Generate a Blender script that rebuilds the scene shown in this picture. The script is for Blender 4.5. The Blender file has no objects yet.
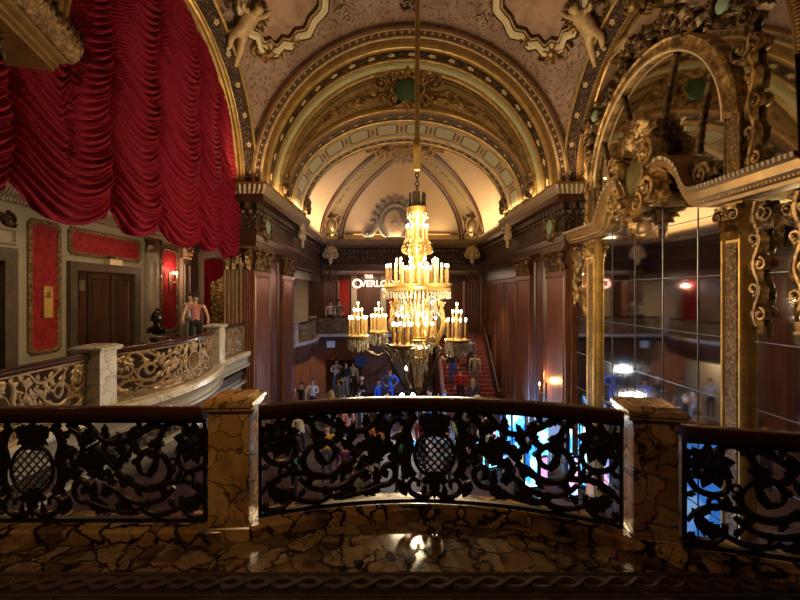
import bpy, bmesh, math, random
from math import sin, cos, pi, sqrt, atan2, radians
from mathutils import Vector, Matrix
random.seed(7)
S = bpy.context.scene
COL = S.collection

# ------------------------------------------------------------------ camera, world, exposure
EYE = 1.7
AX = 0.5            # hall axis
HW = 4.7            # half width of the hall
XL, XR = AX - HW, AX + HW
Z0 = 4.75           # springing of the vaults
LOB = -3.75          # lobby floor
GAL = -0.5         # far gallery floor
YC = 8.1            # centre of the near bay
HB = 3.4            # half length of the near bay
YE = 23.5           # end wall
YG = 21.3           # front of the end gallery

cam = bpy.data.objects.new('camera', bpy.data.cameras.new('camera'))
cam.data.lens = 18.0
cam.data.sensor_width = 36.0
cam.data.shift_x = 7.5 / 800
cam.data.shift_y = -7.0 / 800
cam.data.clip_start = 0.05
cam.location = (0, 0, EYE)
cam.rotation_euler = (pi / 2, 0, 0)
COL.objects.link(cam)
S.camera = cam

W = bpy.data.worlds.new('world')
S.world = W
W.use_nodes = True
W.node_tree.nodes['Background'].inputs[0].default_value = (0.30, 0.22, 0.15, 1)
W.node_tree.nodes['Background'].inputs[1].default_value = 0.02
S.view_settings.view_transform = 'Standard'
S.view_settings.look = 'None'
S.view_settings.gamma = 1
S.view_settings.exposure = 0.3
S.view_settings.use_curve_mapping = False

def lamp(name, kind, loc, power, color, size=0.1, rot=None, **kw):
    d = bpy.data.lights.new(name, kind)
    d.energy = power
    d.color = color
    if kind == 'POINT' or kind == 'SPOT':
        d.shadow_soft_size = size
    elif kind == 'AREA':
        d.shape = 'RECTANGLE'
        d.size = size
        d.size_y = kw.pop('size_y', size)
    for k, v in kw.items():
        setattr(d, k, v)
    o = bpy.data.objects.new(name, d)
    o.location = loc
    if rot: o.rotation_euler = rot
    COL.objects.link(o)
    return o

WARM = (1.0, 0.76, 0.45)
AMB = (1.0, 0.66, 0.35)
BLUE = (0.10, 0.35, 1.0)
# cove light hidden on the cornice under the far dome and the arches
lamp('cove_lamp', 'AREA', (AX - 3.7, 19.6, Z0 + 0.12), 75, AMB, 0.25, (0, radians(150), 0), size_y=5.5)
lamp('cove_lamp', 'AREA', (AX + 3.7, 19.6, Z0 + 0.12), 75, AMB, 0.25, (0, radians(-150), 0), size_y=5.5)
lamp('cove_lamp', 'AREA', (AX, 22.7, Z0 + 0.12), 60, AMB, 5.5, (radians(-150), 0, 0), size_y=0.25)
# ceiling lights of the promenade behind the curtain
lamp('promenade_lamp', 'AREA', (-5.6, 6.3, 3.93), 20, (1, .68, .40), 0.5)
lamp('promenade_lamp', 'AREA', (-5.6, 10.3, 3.93), 20, (1, .68, .40), 0.5)
lamp('promenade_lamp', 'AREA', (-7.6, 16.6, 3.55), 60, (1, .66, .36), 0.5)
# generic lobby fill added under the galleries; ceiling lights over the far gallery
lamp('lobby_fill_lamp', 'AREA', (-2.8, 22.9, GAL - .40), 14, (1, .78, .55), 0.5)
lamp('lobby_fill_lamp', 'AREA', (-4.9, 19.5, GAL - .40), 80, (1, .78, .55), 0.5)
lamp('lobby_fill_lamp', 'AREA', (XL - .25, 8.5, -1.30), 30, (1, .72, .46), 0.4)
lamp('gallery_lamp', 'AREA', (-1.6, 25.0, 2.88), 130, (1, .75, .5), 0.6)
lamp('gallery_lamp', 'AREA', (2.6, 25.0, 2.88), 110, (1, .75, .5), 0.6)
lamp('stair_fill_spot', 'SPOT', (4.0, 18.3, 2.9), 480, (1, .82, .62), 0.1, (radians(8), 0, 0), spot_size=radians(70), spot_blend=.7)  # added spot without a fixture, brightens the staircase
# weak warm lamp of the gallery the camera stands in
lamp('near_gallery_lamp', 'POINT', (-1.75, 0.6, 3.3), 70, (1, .62, .28), 0.3)
# uplights hidden on the pier cornices, washing the great arch
for sx in (-1, 1):
    lamp('arch_uplight', 'AREA', (AX + sx * 4.0, 13.9, Z0 + .10), 30, (1, .66, .34), 0.3, (0, radians(-sx * 155), 0), size_y=4.2)
    lamp('side_uplight', 'AREA', (AX + sx * 4.25, 10.9, Z0 + .10), 16, (1, .66, .34), 0.3, (radians(-150), 0, 0))

# ------------------------------------------------------------------ node helper
class G:
    def __init__(s, name):
        s.m = bpy.data.materials.new(name)
        s.m.use_nodes = True
        s.t = s.m.node_tree
        s.b = s.t.nodes['Principled BSDF']
        s.tc = None
    def n(s, t, **kw):
        k = s.t.nodes.new(t)
        for a, v in kw.items(): setattr(k, a, v)
        return k
    def put(s, sock, v):
        if v is None: return
        if hasattr(v, 'is_output'): s.t.links.new(v, sock)
        else:
            if isinstance(v, (tuple, list)) and len(v) == 3 and sock.type == 'RGBA': v = (*v, 1)
            sock.default_value = v
    def set(s, **kw):
        for k, v in kw.items(): s.put(s.b.inputs[k.replace('_', ' ')], v)
        return s
    def coord(s, kind='Object'):
        if s.tc is None: s.tc = s.n('ShaderNodeTexCoord')
        return s.tc.outputs[kind]
    def m_(s, op, a, b=None, c=None, clamp=False):
        k = s.n('ShaderNodeMath', operation=op, use_clamp=clamp)
        s.put(k.inputs[0], a); s.put(k.inputs[1], b)
        if c is not None: s.put(k.inputs[2], c)
        return k.outputs[0]
    def v_(s, op, a, b=None):
        k = s.n('ShaderNodeVectorMath', operation=op)
        s.put(k.inputs[0], a); s.put(k.inputs[1], b)
        return k.outputs[0]
    def scale(s, v, x, y, z):
        return s.v_('MULTIPLY', v, (x, y, z))
    def noise(s, vec, sc, det=3, rough=.55, dist=0.0, out='Fac'):
        k = s.n('ShaderNodeTexNoise')
        s.put(k.inputs['Vector'], vec); s.put(k.inputs['Scale'], sc); s.put(k.inputs['Detail'], det)
        s.put(k.inputs['Roughness'], rough); s.put(k.inputs['Distortion'], dist)
        return k.outputs[out]
    def voro(s, vec, sc, feat='F1', out='Distance', rnd=1.0):
        k = s.n('ShaderNodeTexVoronoi', feature=feat)
        s.put(k.inputs['Vector'], vec); s.put(k.inputs['Scale'], sc); s.put(k.inputs['Randomness'], rnd)
        return k.outputs[out]
    def wave(s, vec, sc, dist=2., det=2., dsc=1., d='X'):
        k = s.n('ShaderNodeTexWave', bands_direction=d)
        s.put(k.inputs['Vector'], vec); s.put(k.inputs['Scale'], sc); s.put(k.inputs['Distortion'], dist)
        s.put(k.inputs['Detail'], det); s.put(k.inputs['Detail Scale'], dsc)
        return k.outputs['Fac']
    def ramp(s, f, stops, interp='LINEAR'):
        k = s.n('ShaderNodeValToRGB')
        k.color_ramp.interpolation = interp
        e = k.color_ramp.elements
        while len(e) < len(stops): e.new(0.5)
        for q, (p, c) in zip(e, stops):
            q.position = p; q.color = (*c, 1) if len(c) == 3 else c
        s.put(k.inputs[0], f)
        return k.outputs[0]
    def mix(s, f, a, b):
        k = s.n('ShaderNodeMix', data_type='RGBA')
        s.put(k.inputs[0], f); s.put(k.inputs[6], a); s.put(k.inputs[7], b)
        return k.outputs[2]
    def bump(s, h, st=.5, d=.02):
        k = s.n('ShaderNodeBump')
        s.put(k.inputs['Height'], h); k.inputs['Strength'].default_value = st; k.inputs['Distance'].default_value = d
        s.put(s.b.inputs['Normal'], k.outputs[0])
        return s
    def uv(s):
        k = s.n('ShaderNodeSeparateXYZ'); s.put(k.inputs[0], s.coord('UV'))
        return k.outputs[0], k.outputs[1]
    def xyz(s, v):
        k = s.n('ShaderNodeSeparateXYZ'); s.put(k.inputs[0], v)
        return k.outputs
    def vec(s, x, y, z=0.0):
        k = s.n('ShaderNodeCombineXYZ'); s.put(k.inputs[0], x); s.put(k.inputs[1], y); s.put(k.inputs[2], z)
        return k.outputs[0]
    def sm(s, x, a, b):
        k = s.n('ShaderNodeMapRange', interpolation_type='SMOOTHSTEP')
        s.put(k.inputs[0], x); k.inputs[1].default_value = a; k.inputs[2].default_value = b
        k.inputs[3].default_value = 0; k.inputs[4].default_value = 1
        return k.outputs[0]

M = {}
def simple(name, c, rough=.5, metal=0., **kw):
    g = G(name); g.set(Base_Color=c, Roughness=rough, Metallic=metal, **kw); M[name] = g.m
    return g
def emit(name, c, st):
    g = G(name); g.set(Base_Color=(0, 0, 0), Emission_Color=c, Emission_Strength=st, Roughness=.6); M[name] = g.m

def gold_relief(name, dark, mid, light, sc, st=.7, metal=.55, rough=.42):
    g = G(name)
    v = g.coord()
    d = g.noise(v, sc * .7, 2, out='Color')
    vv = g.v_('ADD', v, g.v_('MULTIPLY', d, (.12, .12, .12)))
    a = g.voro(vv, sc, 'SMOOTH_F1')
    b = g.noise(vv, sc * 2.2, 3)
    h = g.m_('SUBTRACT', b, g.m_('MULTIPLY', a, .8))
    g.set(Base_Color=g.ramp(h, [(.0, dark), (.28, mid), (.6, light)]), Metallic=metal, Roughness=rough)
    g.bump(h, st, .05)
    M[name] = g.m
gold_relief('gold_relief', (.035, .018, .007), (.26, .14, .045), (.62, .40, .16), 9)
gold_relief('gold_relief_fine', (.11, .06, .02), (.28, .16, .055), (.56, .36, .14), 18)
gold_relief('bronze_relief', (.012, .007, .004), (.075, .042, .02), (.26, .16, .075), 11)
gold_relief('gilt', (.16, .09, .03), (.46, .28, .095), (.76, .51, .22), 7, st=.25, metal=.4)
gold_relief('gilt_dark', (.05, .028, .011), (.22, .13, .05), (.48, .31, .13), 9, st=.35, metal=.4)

def gold_plain(name, c, rough=.38, metal=.6):
    g = G(name)
    k = g.noise(g.coord(), 5, 4)
    g.set(Base_Color=g.mix(g.sm(k, .3, .75), tuple(x * .62 for x in c), c), Metallic=metal, Roughness=rough)
    g.bump(g.noise(g.coord(), 45, 2), .12, .01)
    M[name] = g.m
gold_plain('gold', (.60, .39, .13))
gold_plain('lunette_gold', (.46, .30, .12), .5, .2)
gold_plain('gold_cornice', (.40, .24, .085), .42, .5)
gold_plain('gold_brown', (.32, .18, .055), .45)
gold_plain('cream_gold', (.82, .60, .32), .5, .15)
gold_plain('bright_gold', (.80, .50, .14), .35, .4)
gold_plain('chandelier_gold', (.52, .33, .10), .3, .6)
gold_plain('dark_bronze', (.055, .042, .028), .3, .8)
gold_plain('aged_dark', (.13, .095, .055), .45, .3)
gold_plain('olive_gilt', (.20, .17, .06), .3, .4)
gold_plain('aged_brass', (.34, .26, .15), .4, .7)
gold_plain('cherub_gilt', (.74, .52, .26), .5, .1)

def rosette_band(name, period, width, rr, bg1, bg2, dot):
    g = G(name)
    u, v = g.uv()
    du = g.m_('MULTIPLY', g.m_('SUBTRACT', g.m_('FRACT', g.m_('DIVIDE', u, period)), .5), period)
    dv = g.m_('SUBTRACT', v, width / 2)
    r = g.m_('SQRT', g.m_('ADD', g.m_('MULTIPLY', du, du), g.m_('MULTIPLY', dv, dv)))
    ang = g.m_('ARCTAN2', dv, du)
    rad = g.m_('ADD', rr, g.m_('MULTIPLY', g.m_('COSINE', g.m_('MULTIPLY', ang, 5)), rr * .22))
    q = g.m_('DIVIDE', r, rad)
    f = g.m_('SUBTRACT', 1, g.sm(q, .8, 1.05))
    core = g.m_('MULTIPLY', f, g.m_('ADD', .35, g.m_('MULTIPLY', g.sm(q, .25, .5), .65)))
    nz = g.voro(g.vec(g.m_('MULTIPLY', u, 1), v, 0), 1 / (width * .22), 'F1')
    bg = g.ramp(nz, [(.15, bg2), (.5, bg1)])
    g.set(Base_Color=g.mix(core, bg, dot), Metallic=.25, Roughness=.5)
    g.bump(g.m_('ADD', g.m_('MULTIPLY', f, 1.0), g.m_('MULTIPLY', nz, -.5)), .7, .04)
    M[name] = g.m
rosette_band('rosette_band', .62, .47, .105, (.022, .011, .006), (.20, .115, .05), (.90, .72, .42))
rosette_band('rosette_band_small', .52, .42, .075, (.022, .011, .006), (.15, .085, .035), (.62, .45, .22))
rosette_band('rosette_band_side', .75, .24, .07, (.03, .015, .008), (.20, .115, .05), (.72, .52, .27))
rosette_band('bead_band', .22, .11, .04, (.05, .025, .012), (.22, .12, .05), (.50, .33, .15))
rosette_band('dash_band', .36, .34, .07, (.02, .011, .006), (.05, .028, .013), (.55, .42, .22))

def panel_band(name, period, width):
    g = G(name)
    u, v = g.uv()
    du = g.m_('ABSOLUTE', g.m_('MULTIPLY', g.m_('SUBTRACT', g.m_('FRACT', g.m_('DIVIDE', u, period)), .5), period))
    dv = g.m_('ABSOLUTE', g.m_('SUBTRACT', v, width / 2))
    hx, hy = period * .33, width * .34
    cut = g.m_('SUBTRACT', g.m_('ADD', g.m_('SUBTRACT', du, hx), g.m_('SUBTRACT', dv, hy)), -period * .1)
    box = g.m_('MAXIMUM', g.m_('MAXIMUM', g.m_('SUBTRACT', du, hx), g.m_('SUBTRACT', dv, hy)), cut)
    inside = g.m_('SUBTRACT', 1, g.sm(box, -.01, .005))
    edge = g.m_('SUBTRACT', 1, g.sm(g.m_('ABSOLUTE', g.m_('SUBTRACT', box, .035)), .015, .03))
    dark = g.m_('SUBTRACT', 1, g.sm(g.m_('ABSOLUTE', g.m_('SUBTRACT', box, .002)), .008, .02))
    dx = g.m_('SUBTRACT', du, period * .5)
    el = g.m_('ADD', g.m_('POWER', g.m_('DIVIDE', dx, .06), 2), g.m_('POWER', g.m_('DIVIDE', dv, width * .26), 2))
    orn = g.m_('SUBTRACT', 1, g.sm(el, .7, 1.05))
    nz = g.noise(g.coord(), 26, 4)
    green = g.mix(nz, (.36, .38, .22), (.55, .53, .32))
    base = g.mix(nz, (.34, .24, .10), (.62, .47, .23))
    c = g.mix(inside, base, green)
    c = g.mix(edge, c, (.10, .05, .02))
    c = g.mix(dark, c, (.05, .028, .014))
    c = g.mix(orn, c, g.ramp(g.voro(g.coord(), 22), [(.2, (.03, .016, .008)), (.5, (.20, .12, .05))]))
    g.set(Base_Color=c, Roughness=.55, Metallic=.1)
    g.bump(g.m_('ADD', edge, g.m_('MULTIPLY', orn, .8)), .6, .03)
    M[name] = g.m
panel_band('green_panel_band', 1.07, 1.25)

def green_band(name):
    g = G(name)
    u, v = g.uv()
    w = g.noise(g.coord(), 22, 4, .6)
    c = g.ramp(w, [(.35, (.30, .30, .16)), (.6, (.52, .47, .25))])
    g.set(Base_Color=c, Roughness=.55, Metallic=.15); g.bump(w, .5, .02)
    M[name] = g.m
green_band('green_band')

def leaf_mould(name, period, c1, c2, metal=.45):
    g = G(name)
    u, v = g.uv()
    a = g.m_('SINE', g.m_('MULTIPLY', u, 2 * pi / period))
    b = g.m_('ADD', g.m_('MULTIPLY', a, .5), .5)
    h = g.m_('MULTIPLY', b, g.m_('ADD', .6, g.m_('MULTIPLY', g.noise(g.coord(), 30, 2), .8)))
    g.set(Base_Color=g.ramp(h, [(.1, c1), (.75, c2)]), Metallic=metal, Roughness=.45)
    g.bump(h, .8, .04)
    M[name] = g.m
leaf_mould('leaf_gold', .06, (.30, .18, .06), (.62, .40, .15))
leaf_mould('leaf_bronze', .18, (.015, .009, .006), (.17, .105, .055))
leaf_mould('leaf_cream', .075, (.20, .135, .07), (.46, .34, .20), .2)
leaf_mould('dentil_bronze', .26, (.012, .008, .005), (.12, .075, .04))

# pink-brown vault plaster with raised stipple
g = G('vault_plaster')
v = g.coord()
n1 = g.noise(v, 1.3, 4); n2 = g.voro(g.v_('ADD', v, g.scale(g.noise(v, 9, 2, out='Color'), .12, .12, .12)), 15, 'F1'); n3 = g.noise(v, 34, 3, .6); n4 = g.noise(v, 11, 3, .6, .4)
h = g.m_('ADD', g.m_('MULTIPLY', n4, 1.2), g.m_('MULTIPLY', n3, .6))
c = g.mix(g.sm(n1, .35, .7), (.34, .21, .145), (.46, .33, .245))
c = g.mix(g.m_('SUBTRACT', 1, g.sm(h, .70, .90)), c, (.15, .085, .05))
g.set(Base_Color=c, Roughness=.55, Metallic=.1); g.bump(h, .8, .05); M['vault_plaster'] = g.m
# cream dome plaster
g = G('dome_plaster')
n1 = g.noise(g.coord(), .8, 4)
g.set(Base_Color=g.mix(n1, (.62, .46, .26), (.76, .60, .38)), Roughness=.75); g.bump(g.noise(g.coord(), 12, 4), .12, .02); M['dome_plaster'] = g.m
g = G('rib_paint')
u, v = g.uv()
nz = g.voro(g.scale(g.coord(), 1, 1, 1), 3.2, 'F1'); n2 = g.noise(g.coord(), 6, 4)
mid = g.m_('SUBTRACT', 1, g.sm(g.m_('ABSOLUTE', v), .10, .22))
f = g.m_('MULTIPLY', mid, g.sm(n2, .5, .6))
g.set(Base_Color=g.mix(f, (.42, .33, .18), (.10, .07, .035)), Roughness=.6, Metallic=.1); g.bump(n2, .3, .03); M['rib_paint'] = g.m

# mahogany
def wood(name, c1, c2, sc=1., rough=.32):
    g = G(name)
    v = g.scale(g.coord(), 5 * sc, 5 * sc, .45 * sc)
    a = g.noise(v, 3.2, 5, .6, .6)
    b = g.wave(g.scale(g.coord(), 1, 1, .12), 5 * sc, 4, 3, 1.2)
    f = g.m_('ADD', g.m_('MULTIPLY', a, .7), g.m_('MULTIPLY', b, .3))
    g.set(Base_Color=g.ramp(f, [(.3, c1), (.68, c2)]), Roughness=rough); g.bump(a, .08, .01)
    M[name] = g.m
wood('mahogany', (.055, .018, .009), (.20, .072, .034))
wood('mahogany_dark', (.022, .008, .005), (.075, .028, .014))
wood('rail_oak', (.20, .08, .03), (.42, .18, .07))
wood('door_wood', (.018, .007, .004), (.060, .025, .011), 1., .3)
wood('fluted_oak', (.10, .055, .026), (.28, .165, .085), 1., .4)

# breccia marble
def breccia(name, sc, cells, vein, thick=.055, rough=.10, dark_amt=.42, fine=.85, warp=1.6):
    g = G(name)
    v = g.coord()
    w = g.noise(v, sc * .8, 3, .55, out='Color')
    vv = g.v_('ADD', v, g.v_('MULTIPLY', g.v_('SUBTRACT', w, (.5, .5, .5)), (warp / sc, warp / sc, warp / sc)))
    e1 = g.voro(vv, sc, 'DISTANCE_TO_EDGE'); e2 = g.voro(vv, sc * 2.7, 'DISTANCE_TO_EDGE')
    col = g.voro(vv, sc, 'F1', 'Color')
    big = g.noise(v, sc * .35, 3)
    th = g.m_('MULTIPLY', g.sm(big, .3, .7), thick * 2)
    k1 = g.m_('SUBTRACT', 1, g.sm(g.m_('SUBTRACT', e1, th), -.02, .045))
    k2 = g.m_('MULTIPLY', g.m_('SUBTRACT', 1, g.sm(e2, .015, .07)), g.sm(big, .42, .6))
    k = g.m_('MAXIMUM', k1, g.m_('MULTIPLY', k2, fine))
    cs = g.xyz(col)
    base = g.ramp(g.m_('ADD', g.m_('MULTIPLY', cs[0], .65), g.m_('MULTIPLY', g.noise(v, sc * 2, 4), .35)), cells)
    c = g.mix(k, base, vein)
    c = g.mix(g.m_('MULTIPLY', g.sm(g.noise(v, sc * .55, 2), .52, .62), dark_amt), c, vein)
    g.set(Base_Color=c, Roughness=rough, Specular_IOR_Level=.5)
    M[name] = g.m
breccia('floor_marble', 5.6, [(.1, (.12, .065, .03)), (.5, (.23, .145, .07)), (.85, (.34, .235, .125))], (.018, .011, .009), .035, .11, .6)
breccia('post_marble', 5.0, [(.1, (.50, .25, .075)), (.5, (.62, .36, .12)), (.9, (.74, .47, .19))], (.035, .018, .012), .012, .16, .35, .6)
breccia('curb_marble', 5.0, [(.1, (.20, .10, .035)), (.5, (.40, .22, .08)), (.9, (.52, .32, .13))], (.014, .009, .007), .05, .14, .6)
breccia('dark_post_marble', 5.0, [(.1, (.30, .15, .07)), (.5, (.42, .23, .11)), (.9, (.52, .32, .17))], (.030, .016, .012), .015, .16, .35, .5)
breccia('white_marble', 4.0, [(.1, (.44, .39, .31)), (.5, (.54, .49, .40)), (.9, (.60, .56, .48))], (.17, .13, .10), .002, .25, .12, .25)

g = G('iron')
k = g.noise(g.coord(), 20, 4)
g.set(Base_Color=g.mix(k, (.010, .007, .005), (.030, .022, .016)), Roughness=.42, Metallic=.35); g.bump(k, .2, .006); M['iron'] = g.m
g = G('gilded_iron')
k = g.noise(g.coord(), 12, 4)
g.set(Base_Color=g.mix(k, (.12, .07, .028), (.30, .195, .085)), Roughness=.42, Metallic=.5); g.bump(k, .25, .01); M['gilded_iron'] = g.m

g = G('velvet')
k = g.noise(g.coord(), 9, 4); k2 = g.noise(g.coord(), 140, 2)
g.set(Base_Color=g.mix(k, (.12, .002, .010), (.22, .005, .018)), Roughness=.75, Sheen_Weight=.08, Sheen_Roughness=.4, Sheen_Tint=(1, .1, .12), Specular_IOR_Level=.12); g.bump(k2, .08, .003); M['velvet'] = g.m
g = G('damask')
k = g.voro(g.coord(), 9, 'SMOOTH_F1'); k2 = g.noise(g.coord(), 30, 3)
g.set(Base_Color=g.mix(g.sm(k, .3, .5), (.20, .012, .014), (.27, .020, .022)), Roughness=.7, Specular_IOR_Level=.15); g.bump(k2, .15, .004); M['damask'] = g.m
g = G('stone_wall')
k = g.noise(g.coord(), 3, 5)
g.set(Base_Color=g.mix(k, (.24, .20, .14), (.36, .30, .21)), Roughness=.6); g.bump(g.noise(g.coord(), 25, 3), .1, .01); M['stone_wall'] = g.m
g = G('ledge_stone')
k = g.noise(g.coord(), 6, 5)
g.set(Base_Color=g.mix(k, (.17, .15, .12), (.34, .31, .26)), Roughness=.4, Metallic=.15); M['ledge_stone'] = g.m
g = G('old_mirror')
k = g.noise(g.coord(), 1.1, 4)
g.set(Base_Color=g.mix(k, (.62, .60, .56), (.74, .72, .68)), Metallic=1.0, Roughness=.045); M['old_mirror'] = g.m
g = G('carpet')
k = g.noise(g.coord(), 60, 3)
g.set(Base_Color=g.mix(k, (.016, .009, .008), (.034, .018, .015)), Roughness=.95); g.bump(k, .4, .01); M['carpet'] = g.m
g = G('carpet_rope')
k = g.noise(g.coord(), 60, 3)
g.set(Base_Color=g.mix(k, (.060, .034, .020), (.10, .058, .034)), Roughness=.95); g.bump(k, .4, .01); M['carpet_rope'] = g.m
g = G('lobby_carpet')
k = g.voro(g.coord(), 2.2, 'F1')
g.set(Base_Color=g.ramp(k, [(.2, (.085, .045, .022)), (.5, (.040, .012, .010))]), Roughness=.7); M['lobby_carpet'] = g.m
g = G('painting_clouds')
k = g.noise(g.coord(), 1.6, 5, .6, .8)
g.set(Base_Color=g.ramp(k, [(.28, (.13, .085, .05)), (.45, (.34, .21, .12)), (.6, (.46, .29, .19)), (.75, (.40, .20, .12))]), Roughness=.6); M['painting_clouds'] = g.m
simple('handrail_wood', (.040, .013, .008), .22)
simple('cabochon_green', (.045, .095, .040), .25)
simple('cabochon_pale', (.25, .36, .24), .4)
simple('cream_plain', (.72, .60, .38), .55)
simple('vault_tan', (.42, .30, .19), .5, .1)
simple('dark_void', (.012, .009, .008), .8)
simple('plaster_grey', (.24, .21, .17), .6)
simple('crystal', (.62, .56, .46), .05, 0, Transmission_Weight=.55, IOR=1.5, Emission_Color=(1, .8, .5), Emission_Strength=.0)
simple('candle_wax', (.42, .27, .10), .5, 0.1)
simple('dark_brass', (.10, .085, .065), .35, .8)
simple('black_metal', (.015, .015, .016), .4, .6)
simple('silver_lead', (.20, .21, .23), .35, .7)
simple('cream_ceiling', (.62, .50, .32), .7)
simple('skin_light', (.60, .36, .25), .55)
simple('skin_tan', (.42, .23, .14), .55)
simple('rope_white', (.75, .72, .66), .7)
simple('paper_white', (.75, .75, .75), .6)
simple('stair_red', (.17, .035, .024), .85)
emit('bulb', (1.0, .82, .52), 14)
emit('bulb_warm', (1.0, .55, .20), 22)
emit('bulb_pink', (1.0, .62, .40), 20)
emit('bulb_white', (1.0, .95, .88), 45)
emit('sign_red', (1.0, .36, .26), 4.0)
def screen(name, stops, st, sc):
    g = G(name); v = g.coord()
    k = g.voro(g.scale(v, 1, 1, .45), sc, 'F1', 'Color'); q = g.xyz(k)[0]
    f = g.m_('ADD', g.m_('MULTIPLY', q, .6), g.m_('MULTIPLY', g.noise(v, sc * .8, 4), .4))
    g.set(Base_Color=(0, 0, 0), Emission_Color=g.ramp(f, stops), Emission_Strength=st, Roughness=.3); M[name] = g.m
screen('screen_blue', [(.2, (.01, .06, .5)), (.5, (.04, .35, 1.0)), (.62, (.2, .75, 1.0)), (.75, (.7, .85, 1.0))], 3.2, 6)
screen('screen_cyan', [(.2, (.02, .2, .8)), (.45, (.10, .65, 1.0)), (.6, (.4, .95, 1.0)), (.78, (.05, .25, .9))], 3.4, 7)
screen('dim_blue_glow', [(.3, (.005, .02, .09)), (.5, (.02, .10, .42)), (.66, (.05, .25, .85)), (.8, (.25, .5, .95))], .8, 2.2)
screen('screen_pale', [(.25, (.05, .10, .45)), (.45, (.45, .55, .95)), (.6, (.75, .70, .95)), (.72, (.8, .35, .6))], 2.0, 8)
emit('screen_yellow', (1.0, .75, .15), 1.2)
emit('screen_magenta', (.95, .35, .75), 1.3)
emit('indicator_glow', (1.0, .80, .55), .5)

CLOTH = {}
def cloth(c):
    key = tuple(round(x, 3) for x in c)
    if key not in CLOTH:
        g = G('cloth'); k = g.noise(g.coord(), 14, 3)
        g.set(Base_Color=g.mix(k, tuple(x * .8 for x in c), c), Roughness=.85); CLOTH[key] = g.m
    return CLOTH[key]

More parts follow.
